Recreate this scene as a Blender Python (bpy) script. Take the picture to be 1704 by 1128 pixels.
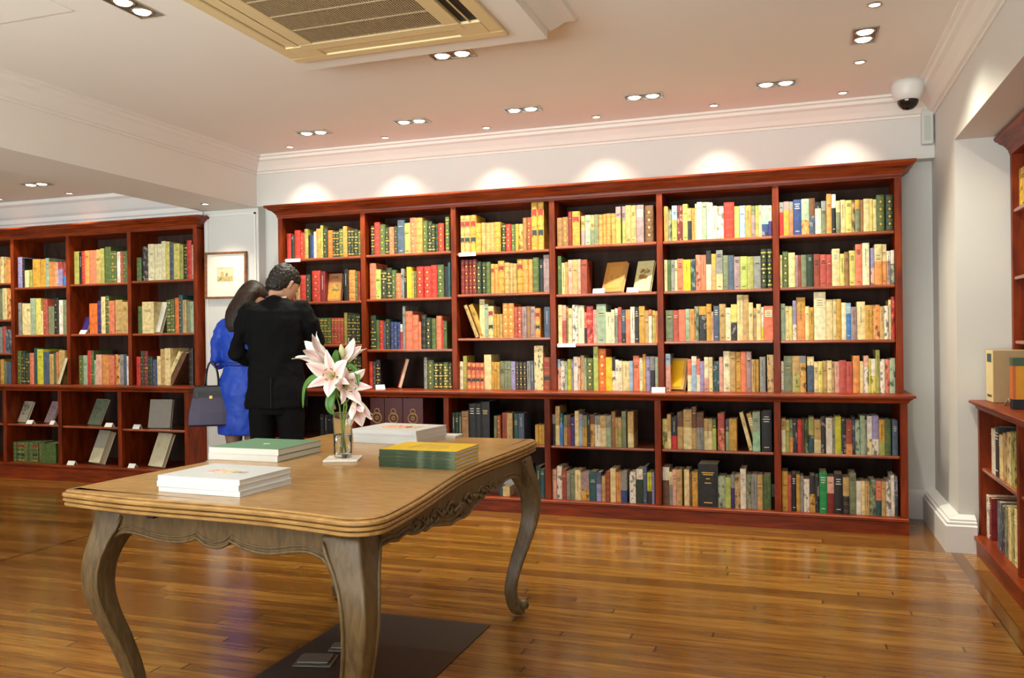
import bpy, bmesh, math, random, re
from mathutils import Vector, Matrix, Euler
random.seed(7)
for o in list(bpy.data.objects): bpy.data.objects.remove(o)
SC=bpy.context.scene; COL=SC.collection
PI=math.pi
# ------------------------------------------------------------------ camera
cam_data=bpy.data.cameras.new('camera'); cam=bpy.data.objects.new('camera',cam_data); COL.objects.link(cam)
cam_data.sensor_width=36; cam_data.sensor_fit='HORIZONTAL'; cam_data.lens=1392.25/1704*36
cam_data.clip_start=.05; cam_data.clip_end=100
_r=Vector((0.94734,0.319996,-0.012213)); _u=Vector((0.01092,0.005834,0.999923)); _b=Vector((0.320043,-0.947401,0.002032))
cam.matrix_world=Matrix(((_r.x,_u.x,_b.x,0),(_r.y,_u.y,_b.y,0),(_r.z,_u.z,_b.z,1.25),(0,0,0,1)))
SC.camera=cam
# ------------------------------------------------------------------ view + world
SC.view_settings.view_transform='Standard'; SC.view_settings.look='None'
SC.view_settings.gamma=1; SC.view_settings.use_curve_mapping=False
SC.view_settings.exposure=-0.14
W=bpy.data.worlds.new('daylight'); SC.world=W; W.use_nodes=True
W.node_tree.nodes['Background'].inputs[0].default_value=(.9,.95,1.0,1)
W.node_tree.nodes['Background'].inputs[1].default_value=1.0
WARM=(1.0,.965,.77); DAY=1.65; LAMP=1.95
def area(name,loc,rot,sx,sy,power,color):
    d=bpy.data.lights.new(name,'AREA'); d.spread=math.radians(112); d.shape='RECTANGLE'; d.size=sx; d.size_y=sy; d.energy=power; d.color=color
    o=bpy.data.objects.new(name,d); COL.objects.link(o); o.location=loc; o.rotation_euler=rot; return o
# added area lamps for daylight from behind the camera, tilted up to brighten the ceiling
UPT=math.radians(134)
area('daylight_fill',(-3.6,-2.3,1.2),(UPT,0,0),3.6,1.8,DAY*150,(.92,1.0,.98))
area('daylight_fill',(-6.4,-2.3,1.2),(UPT,0,0),1.8,1.8,DAY*60,(.92,1.0,.98))
area('daylight_fill',(-.6,-2.3,1.2),(UPT,0,0),1.8,1.8,DAY*75,(.92,1.0,.98))
def spot(loc,target,power,angle=100,blend=1.0,color=WARM,r=.03):
    d=bpy.data.lights.new('lamp_light','SPOT'); d.energy=power*LAMP; d.spot_size=math.radians(angle); d.spot_blend=blend; d.color=color; d.shadow_soft_size=r
    o=bpy.data.objects.new('lamp_light',d); COL.objects.link(o); o.location=loc
    o.rotation_euler=(Vector(target)-Vector(loc)).to_track_quat('-Z','Y').to_euler(); return o

# ------------------------------------------------------------------ helpers
def lin(c):
    return tuple(((v/255)/12.92 if v/255<=.04045 else ((v/255+.055)/1.055)**2.4) for v in c)
class MB:
    def __init__(s): s.v=[];s.f=[];s.m=[];s.uv=None
    def quad(s,*p,m=0):
        n=len(s.v); s.v+= [tuple(q) for q in p]; s.f.append(tuple(range(n,n+len(p)))); s.m.append(m)
    def box(s,a,b,m=0):
        x0,y0,z0=a;x1,y1,z1=b;n=len(s.v)
        s.v+=[(x0,y0,z0),(x1,y0,z0),(x1,y1,z0),(x0,y1,z0),(x0,y0,z1),(x1,y0,z1),(x1,y1,z1),(x0,y1,z1)]
        for f in((0,3,2,1),(4,5,6,7),(0,1,5,4),(1,2,6,5),(2,3,7,6),(3,0,4,7)):
            s.f.append(tuple(n+i for i in f)); s.m.append(m)
    def xf(s,M,start=0):
        for i in range(start,len(s.v)): s.v[i]=tuple(M@Vector(s.v[i]))
    def cyl(s,c,r,z0,z1,seg=24,m=0,r2=None,cap=True):
        r2=r if r2 is None else r2; n=len(s.v)
        for i in range(seg):
            a=2*PI*i/seg; s.v.append((c[0]+r*math.cos(a),c[1]+r*math.sin(a),z0)); s.v.append((c[0]+r2*math.cos(a),c[1]+r2*math.sin(a),z1))
        for i in range(seg):
            j=(i+1)%seg; s.f.append((n+2*i,n+2*j,n+2*j+1,n+2*i+1)); s.m.append(m)
        if cap:
            s.f.append(tuple(n+2*i for i in range(seg))[::-1]); s.m.append(m)
            s.f.append(tuple(n+2*i+1 for i in range(seg))); s.m.append(m)
    def lathe(s,prof,c=(0,0,0),seg=32,m=0):
        n=len(s.v);k=len(prof)
        for i in range(seg):
            a=2*PI*i/seg
            for r,z in prof: s.v.append((c[0]+r*math.cos(a),c[1]+r*math.sin(a),c[2]+z))
        for i in range(seg):
            j=(i+1)%seg
            for q in range(k-1):
                s.f.append((n+i*k+q,n+j*k+q,n+j*k+q+1,n+i*k+q+1)); s.m.append(m)
    def loft(s,rings,m=0,cap=True):
        n=len(s.v);k=len(rings[0])
        for r in rings: s.v+=[tuple(p) for p in r]
        for a in range(len(rings)-1):
            for i in range(k):
                j=(i+1)%k; s.f.append((n+a*k+i,n+a*k+j,n+(a+1)*k+j,n+(a+1)*k+i)); s.m.append(m)
        if cap:
            s.f.append(tuple(n+i for i in range(k))[::-1]); s.m.append(m)
            q=n+(len(rings)-1)*k; s.f.append(tuple(q+i for i in range(k))); s.m.append(m)
    def tube(s,pts,rad,seg=12,m=0,up=(0,0,1),cap=True):
        pts=[Vector(p) for p in pts]; rings=[]
        if not isinstance(rad,(list,tuple)): rad=[rad]*len(pts)
        for i,p in enumerate(pts):
            t=(pts[min(i+1,len(pts)-1)]-pts[max(i-1,0)]).normalized()
            u=Vector(up); 
            if abs(t.dot(u))>.95: u=Vector((0,1,0))
            a=t.cross(u).normalized(); b=a.cross(t).normalized()
            r=rad[i]; ra,rb=(r if isinstance(r,(list,tuple)) else (r,r))
            rings.append([p+a*(ra*math.cos(2*PI*k/seg))+b*(rb*math.sin(2*PI*k/seg)) for k in range(seg)])
        s.loft(rings,m,cap)
    def build(s,name,mats,parent=None,smooth=False,weld=False):
        me=bpy.data.meshes.new(name); me.from_pydata(s.v,[],s.f)
        if not isinstance(mats,(list,tuple)): mats=[mats]
        for m in mats: me.materials.append(m)
        me.polygons.foreach_set('material_index',s.m)
        if smooth: me.polygons.foreach_set('use_smooth',[True]*len(s.f))
        if s.uv:
            l=me.uv_layers.new(name='UVMap'); l.data.foreach_set('uv',[c for u in s.uv for c in u])
        me.update(); 
        if weld:
            bm=bmesh.new(); bm.from_mesh(me); bmesh.ops.remove_doubles(bm,verts=bm.verts,dist=1e-5); bmesh.ops.recalc_face_normals(bm,faces=bm.faces); bm.to_mesh(me); bm.free()
        o=bpy.data.objects.new(name,me); COL.objects.link(o)
        if parent: o.parent=parent
        return o
def tag(o,label=None,cat=None,group=None,kind=None):
    if label: o['label']=label
    if cat: o['category']=cat
    if group: o['group']=group
    if kind: o['kind']=kind
    return o
def empty(name,loc=(0,0,0),rz=0):
    o=bpy.data.objects.new(name,None); COL.objects.link(o); o.location=loc; o.rotation_euler=(0,0,rz); o.empty_display_size=.1; return o
def bevel(o,w=.004,seg=2):
    b=o.modifiers.new('bevel','BEVEL'); b.width=w; b.segments=seg; b.limit_method='ANGLE'; b.angle_limit=math.radians(40); return o
def sweep(mb,path,prof,closed=False,m=0):
    # path: xy points; prof: list of (out,z); out is measured to the right-hand side of travel
    n=len(path); rings=[]
    P=[Vector((p[0],p[1])) for p in path]
    for i in range(n):
        d1=(P[i]-P[i-1]).normalized() if (i>0 or closed) else None
        d2=(P[(i+1)%n]-P[i]).normalized() if (i<n-1 or closed) else None
        if d1 is None: d1=d2
        if d2 is None: d2=d1
        n1=Vector((d1.y,-d1.x)); n2=Vector((d2.y,-d2.x)); b=(n1+n2).normalized(); k=1/max(.3,b.dot(n1))
        rings.append([(P[i].x+b.x*k*o,P[i].y+b.y*k*o,z) for o,z in prof])
    if closed: rings.append(rings[0])
    mb.loft(rings,m,cap=not closed)

# ------------------------------------------------------------------ materials
MATS={}
def new_mat(name):
    m=bpy.data.materials.new(name); m.use_nodes=True; nt=m.node_tree
    return m,nt,nt.nodes['Principled BSDF']
def N(nt,t,**k):
    n=nt.nodes.new(t)
    for a,b in k.items(): setattr(n,a,b)
    return n
def simple(name,rgb,rough=.5,metal=0,noise=.06,scale=20,spec=.5,emit=None,es=0,coat=0):
    if name in MATS: return MATS[name]
    m,nt,b=new_mat(name); c=lin(rgb)
    if noise:
        tc=N(nt,'ShaderNodeTexCoord'); nz=N(nt,'ShaderNodeTexNoise'); nz.inputs['Scale'].default_value=scale; nz.inputs['Detail'].default_value=3
        nt.links.new(tc.outputs['Object'],nz.inputs['Vector'])
        mr=N(nt,'ShaderNodeMapRange'); mr.inputs[3].default_value=1-noise*2; mr.inputs[4].default_value=1+noise*2
        nt.links.new(nz.outputs[0],mr.inputs[0])
        mx=N(nt,'ShaderNodeVectorMath',operation='SCALE'); mx.inputs[0].default_value=c
        nt.links.new(mr.outputs[0],mx.inputs['Scale']); nt.links.new(mx.outputs[0],b.inputs['Base Color'])
    else: b.inputs['Base Color'].default_value=(*c,1)
    b.inputs['Roughness'].default_value=rough; b.inputs['Metallic'].default_value=metal
    b.inputs['Specular IOR Level'].default_value=spec; b.inputs['Coat Weight'].default_value=coat
    if emit: b.inputs['Emission Color'].default_value=(*emit,1); b.inputs['Emission Strength'].default_value=es
    MATS[name]=m; return m
def wood(name,c1,c2,rough=.35,scale=(1,1,1),grain=8,coat=.2,bump=.05,spec=.5):
    if name in MATS: return MATS[name]
    m,nt,b=new_mat(name); L=nt.links
    tc=N(nt,'ShaderNodeTexCoord'); mp=N(nt,'ShaderNodeMapping'); mp.inputs['Scale'].default_value=scale
    L.new(tc.outputs['Object'],mp.inputs[0])
    n1=N(nt,'ShaderNodeTexNoise'); n1.inputs['Scale'].default_value=grain; n1.inputs['Detail'].default_value=6; n1.inputs['Distortion'].default_value=.6
    L.new(mp.outputs[0],n1.inputs['Vector'])
    cr=N(nt,'ShaderNodeValToRGB'); cr.color_ramp.elements[0].position=.3; cr.color_ramp.elements[1].position=.7
    cr.color_ramp.elements[0].color=(*lin(c1),1); cr.color_ramp.elements[1].color=(*lin(c2),1)
    L.new(n1.outputs[0],cr.inputs[0]); L.new(cr.outputs[0],b.inputs['Base Color'])
    bp=N(nt,'ShaderNodeBump'); bp.inputs['Strength'].default_value=bump; bp.inputs['Distance'].default_value=.01
    L.new(n1.outputs[0],bp.inputs['Height']); L.new(bp.outputs[0],b.inputs['Normal'])
    b.inputs['Roughness'].default_value=rough; b.inputs['Coat Weight'].default_value=coat; b.inputs['Coat Roughness'].default_value=.15; b.inputs['Specular IOR Level'].default_value=spec
    MATS[name]=m; return m
WALL=simple('white_wall_paint',(214,213,208),.6,noise=.01,scale=2)
CEIL=simple('ceiling_paint',(234,230,222),.7,noise=.01,scale=2)
TRIM=simple('white_gloss_trim',(228,226,224),.35,noise=.01)
MAH=wood('mahogany',(88,28,6),(146,56,12),.48,(1.2,1.2,.25),14,.04,spec=.22)
MAHX=wood('mahogany_horizontal',(92,30,6),(150,58,13),.42,(.25,1.5,2.5),14,.07,spec=.28)
MAHD=wood('mahogany_back_panel',(50,36,31),(74,55,47),.75,(1.2,1.2,.25),10,0,spec=.12)
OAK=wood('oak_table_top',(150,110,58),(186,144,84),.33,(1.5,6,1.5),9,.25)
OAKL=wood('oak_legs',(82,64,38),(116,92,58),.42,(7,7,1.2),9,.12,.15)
SHELF=wood('mahogany_shelf_lit',(120,52,26),(170,86,46),.26,(.25,1.5,2.5),14,.5,spec=.6)  # paler mahogany copy: lamp highlight along the shelf edges put into the colour
GOLD=simple('gilt',(214,172,84),.35,.6,noise=0)
PAPER=simple('page_edges',(226,210,178),.8,noise=.06,scale=60)
def floor_mat():
    m,nt,b=new_mat('floor_boards'); L=nt.links
    tc=N(nt,'ShaderNodeTexCoord'); sp=N(nt,'ShaderNodeSeparateXYZ'); L.new(tc.outputs['Object'],sp.inputs[0])
    def mth(op,a,bv=None,c=None):
        n=N(nt,'ShaderNodeMath',operation=op)
        for i,v in enumerate((a,bv,c)):
            if v is None: continue
            if isinstance(v,(int,float)): n.inputs[i].default_value=v
            else: L.new(v,n.inputs[i])
        return n.outputs[0]
    def boards(u,v,bw,bl):
        r=mth('DIVIDE',v,bw); row=mth('FLOOR',r); fr=mth('FRACT',r)
        wn=N(nt,'ShaderNodeTexWhiteNoise',noise_dimensions='1D'); L.new(row,wn.inputs['W'])
        uu=mth('ADD',mth('DIVIDE',u,bl),mth('MULTIPLY',wn.outputs[0],7.3)); cu=mth('FLOOR',uu); fu=mth('FRACT',uu)
        cb=N(nt,'ShaderNodeCombineXYZ'); L.new(row,cb.inputs[0]); L.new(cu,cb.inputs[1])
        w2=N(nt,'ShaderNodeTexWhiteNoise',noise_dimensions='3D'); L.new(cb.outputs[0],w2.inputs['Vector'])
        g1=mth('LESS_THAN',fr,.035); g2=mth('LESS_THAN',fu,.0035)
        return w2.outputs[0],mth('MAXIMUM',g1,g2)
    va,ga=boards(sp.outputs[0],sp.outputs[1],.058,2.4)
    vb,gb=boards(sp.outputs[1],sp.outputs[0],.11,2.2)
    edge=mth('GREATER_THAN',sp.outputs[0],.827); 
    mxv=N(nt,'ShaderNodeMix'); L.new(edge,mxv.inputs[0]); L.new(va,mxv.inputs[2]); L.new(vb,mxv.inputs[3])
    mxg=N(nt,'ShaderNodeMix'); L.new(edge,mxg.inputs[0]); L.new(ga,mxg.inputs[2]); L.new(gb,mxg.inputs[3])
    l1=mth('LESS_THAN',mth('ABSOLUTE',mth('SUBTRACT',sp.outputs[0],.827)),.004)
    l2=mth('LESS_THAN',mth('ABSOLUTE',mth('SUBTRACT',sp.outputs[0],-4.34)),.012)
    gap=mth('MAXIMUM',mxg.outputs[0],mth('MAXIMUM',l1,l2))
    mp=N(nt,'ShaderNodeMapping'); mp.inputs['Scale'].default_value=(.9,9,1); L.new(tc.outputs['Object'],mp.inputs[0])
    nz=N(nt,'ShaderNodeTexNoise'); nz.inputs['Scale'].default_value=5; nz.inputs['Detail'].default_value=7; nz.inputs['Distortion'].default_value=.4; L.new(mp.outputs[0],nz.inputs['Vector'])
    f=mth('ADD',mth('MULTIPLY',mxv.outputs[0],.34),mth('ADD',mth('MULTIPLY',nz.outputs[0],.62),.02))
    cr=N(nt,'ShaderNodeValToRGB'); E=cr.color_ramp.elements; E[0].position=.15; E[0].color=(*lin((84,50,18)),1); E[1].position=.9; E[1].color=(*lin((176,126,56)),1)
    e=E.new(.5); e.color=(*lin((126,82,30)),1); L.new(f,cr.inputs[0])
    mx=N(nt,'ShaderNodeMix',data_type='RGBA'); L.new(mth('MULTIPLY',gap,.75),mx.inputs[0]); L.new(cr.outputs[0],mx.inputs[6]); mx.inputs[7].default_value=(*lin((38,18,8)),1)
    L.new(mx.outputs[2],b.inputs['Base Color'])
    r=mth('ADD',mth('MULTIPLY',nz.outputs[0],.10),.15); L.new(r,b.inputs['Roughness'])
    bp=N(nt,'ShaderNodeBump'); bp.inputs['Strength'].default_value=.16; bp.inputs['Distance'].default_value=.003
    hh=mth('SUBTRACT',mth('ADD',mth('MULTIPLY',nz.outputs[0],.25),mth('MULTIPLY',mxv.outputs[0],.25)),gap); L.new(hh,bp.inputs['Height']); L.new(bp.outputs[0],b.inputs['Normal'])
    b.inputs['Coat Weight'].default_value=.2; b.inputs['Coat Roughness'].default_value=.14
    return m
FLOOR=floor_mat()

# ------------------------------------------------------------------ room shell
def struct(name,mb,mat):
    o=mb.build(name,mat); o['kind']='structure'; return o
def sbox(name,a,b,mat): mb=MB(); mb.box(a,b); return struct(name,mb,mat)
ZC=2.80; YH=6.08; YB=6.2
sbox('floor',(-8.4,-2.5,-.1),(1.9,6.7,0),FLOOR)
sbox('ceiling',(-4.9,-2.5,ZC),(1.9,6.3,ZC+.1),CEIL)
sbox('ceiling_left',(-8.4,-2.5,2.58),(-4.9,6.7,2.68),CEIL)
sbox('wall_back',(-4.34,YB,0),(.92,YB+.1,2.80),WALL)
sbox('trim_header',(-4.34,YH,2.392),(.88,YB,ZC),WALL)
mb=MB(); mb.box((-4.9,6.1,0),(-4.34,6.65,2.385)); struct('wall_pier',mb,WALL)
sbox('wall_alcove',(-8.4,6.4,0),(-4.9,6.5,2.58),WALL)
sbox('trim_left_header',(-8.4,6.1,2.335),(-4.9,6.4,2.58),WALL)
sbox('trim_beam',(-4.9,-2.5,2.385),(-4.34,6.3,ZC+.02),CEIL)
sbox('wall_left',(-8.5,-2.5,0),(-8.4,6.7,2.7),WALL)
mb=MB(); mb.box((.88,5.36,0),(1.9,6.3,2.35)); mb.box((.88,-2.5,2.35),(1.9,6.3,ZC)); struct('wall_right',mb,WALL)
sbox('wall_right_alcove',(1.56,-2.5,0),(1.66,5.36,2.35),WALL)
mb=MB()
for a,b in (((-8.4,0),(-7.3,2.6)),((-5.5,0),(-5.4,2.6)),((-1.8,0),(-1.5,2.6)),((.3,0),(1.9,2.8))): mb.box((a[0],-2.5,0),(b[0],-2.4,2.8))
mb.box((-8.4,-2.5,2.5),(1.9,-2.4,2.8)); mb.box((-8.4,-2.5,0),(1.9,-2.4,.5)); struct('wall_front',mb,WALL)
# crown mouldings
crown=[(0,ZC-.135),(.012,ZC-.135),(.012,ZC-.12),(.03,ZC-.115),(.05,ZC-.085),(.085,ZC-.05),(.11,ZC-.04),(.115,ZC-.02),(.135,ZC-.015),(.135,ZC),(0,ZC)]
mb=MB(); sweep(mb,[(-4.34,-2.4),(-4.34,YH),(.88,YH),(.88,-2.4)],crown); struct('trim_crown',mb,CEIL)
zl=2.58; crl=[(0,zl-.225),(.02,zl-.225),(.02,zl-.2),(.035,zl-.19),(.035,zl-.15),(.06,zl-.13),(.09,zl-.09),(.12,zl-.05),(.15,zl-.03),(.15,zl),(0,zl)]
mb=MB(); sweep(mb,[(-8.39,6.1),(-4.9,6.1)],crl); struct('trim_crown_left',mb,TRIM)
bbp=[(0,0),(.03,0),(.03,.155),(.022,.165),(.022,.18),(.012,.195),(0,.2)]
mb=MB(); sweep(mb,[(-4.3,YB),(.81,YB)],bbp); struct('baseboard_back',mb,TRIM)
bb2=[(0,0),(.08,0),(.08,.15),(.07,.158),(.07,.17),(.055,.175),(.055,.185),(.0,.205)]
mb=MB(); sweep(mb,[(.88,YB),(.88,5.36),(.962,5.36)],bb2); struct('baseboard_right',mb,TRIM)
# flat frame moulding on the pier
mb=MB()
for a,b in (((-4.875,0.25),(-4.858,2.35)),((-4.382,.25),(-4.365,2.35)),((-4.875,2.335),(-4.365,2.35)),((-4.875,.25),(-4.365,.267))): mb.box((a[0],6.092,a[1]),(b[0],6.1,b[1]))
struct('trim_pier_panel',mb,TRIM)
sbox('baseboard_pier',(-4.9,6.075,0),(-4.34,6.1,.2),TRIM)
# dropped box around the air conditioner
mb=MB(); mb.box((-2.53,2.3,2.67),(-1.10,3.84,ZC)); 
sweep(mb,[(-1.10,2.3),(-1.10,3.84),(-2.53,3.84),(-2.53,2.3)],[(0,ZC-.09),(.012,ZC-.09),(.03,ZC-.075),(.07,ZC-.035),(.11,ZC-.02),(.12,ZC),(0,ZC)]); struct('trim_ceiling_box',mb,CEIL)
mb=MB(); mb.box((-3.67,2.3,ZC-.004),(-3.17,3.05,ZC)); struct('trim_access_hatch',mb,CEIL)

# ------------------------------------------------------------------ bookcases
def bookcase(name,label,group,loc,rz,up,low,yface,shelf_up,shelf_low,zb,ret_l,ret_r,depth):
    """local x along the front, y into the case. up/low: divider centre x; returns root"""
    root=empty(name,loc,rz); tag(root,label,'bookcase',group)
    pw=.042; yu=yface[1]; yl=yface[0]; nb=len(up)-1
    xl,xr=low[0]-pw/2,low[-1]+pw/2; ul,ur=up[0]-pw/2,up[-1]+pw/2
    def P(n,mb,mat=MAH,bv=0): 
        o=mb.build(n,mat,root)
        if bv: bevel(o,bv,3 if bv>.005 else 1)
        return o
    mb=MB(); mb.box((xl,yl+.02,0),(xr,depth,zb-.02)); mb.box((xl-.005*0,0,0),(xr,yl+.03,zb-.025)); P('plinth',mb,MAHX)
    mb=MB(); mb.box((xl-.0,-.012,zb-.022),(xr+.0,depth-.01,zb)); P('base_board',mb,MAHX,.004)
    for i,x in enumerate(low):
        mb=MB(); x0=x-pw/2; x1=x+pw/2
        mb.box((x0,yl,zb),(x1,depth-.01,.812)); P('side_panel' if i in(0,len(low)-1) else 'divider',mb,MAH,.002)
    for i,x in enumerate(up):
        mb=MB(); x0=x-pw/2; x1=x+pw/2
        mb.box((x0,yu,.862),(x1,depth-.01,2.25)); P('side_panel' if i in(0,len(up)-1) else 'divider',mb,MAH,.002)
    mb=MB(); mb.box((xl,depth-.01,0),(xr,depth,2.3)); P('back_panel',mb,MAHD)
    for i in range(nb):
        mb=MB(); mb.box((low[i]+pw/2,yl+.008,shelf_low[i]-.02),(low[i+1]-pw/2,depth-.01,shelf_low[i])); P('shelf',mb,SHELF,.008)
        for z in shelf_up[i]:
            mb=MB(); mb.box((up[i]+pw/2,yu+.004,z-.022),(up[i+1]-pw/2,depth-.01,z)); P('shelf',mb,SHELF,.008)
    # ledge (counter) with moulded edge
    mb=MB(); mb.box((xl,yl-.002,.812),(xr,depth-.01,.842))
    prof=[(0,.812),(.008,.815),(.012,.828),(.028,.838),(.032,.845),(.045,.847),(.045,.858),(.04,.862),(0,.862)]
    path=[(xl,yl)]+[(xr,yl)]
    if ret_l: path=[(xl,depth-.02)]+path
    if ret_r: path=path+[(xr,depth-.02)]
    sweep(mb,path,prof); mb.box((xl,yl,.84),(xr,depth-.01,.862)); P('ledge',mb,MAHX)
    # frieze and cornice
    mb=MB(); mb.box((ul,yu-.002,2.235),(ur,depth-.01,2.30)); P('frieze',mb,MAHX)
    z=2.245; prof=[(0,z),(.006,z+.004),(.008,z+.02),(.014,z+.024),(.018,z+.032),(.034,z+.048),(.056,z+.058),(.06,z+.066),(.072,z+.07),(.08,z+.08),(.08,z+.092),(0,z+.092)]
    path=[(ul,yu),(ur,yu)]
    if ret_l: path=[(ul,depth-.02)]+path
    if ret_r: path=path+[(ur,depth-.02)]
    mb=MB(); sweep(mb,path,prof); mb.box((ul,yu,2.3),(ur,depth-.01,2.337)); P('cornice',mb,MAHX)
    return root
DB=[-3.95,-3.197,-2.430,-1.658,-.882,-.112,.633]
su=list(zip([1.905,1.908,1.888,1.905,1.905,1.905],[1.555,1.562,1.578,1.557,1.557,1.560],[1.21,1.168,1.247,1.20,1.21,1.208]))
ox=-3.95
case_back=bookcase('bookcase','long six bay mahogany bookcase filled with books along the back wall','mahogany bookcases',(ox,5.64,0),0,[x-ox for x in DB],[x-ox for x in DB],(.02,.20),su,[.485]*6,.104,True,True,.555)
del case_back['group']
UL=[-7.80,-7.055,-6.375,-5.665,-4.945]; LL=[-7.72,-6.985,-6.32,-5.64,-4.925]; ox=-7.8
case_left=bookcase('bookcase','mahogany bookcase at far left beside the framed print on white pier',None,(ox,5.85,0),0,[x-ox for x in UL],[x-ox for x in LL],(.02,.18),[(1.83,1.48,1.16),(1.78,1.33),(1.79,1.33),(1.797,1.325)],[.505,.505,.498,.487],.145,False,True,.53)
UR=[.021+.88*i for i in range(5)]; 
case_right=bookcase('bookcase','mahogany bookcase at right edge, set in the alcove beyond the white pier',None,(.955,5.355,0),-PI/2,[.03]+UR[1:],[.03]+UR[1:],(.025,.20),[(1.93,1.555,1.2)]*4,[.485]*4,.104,False,False,.57)
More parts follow.
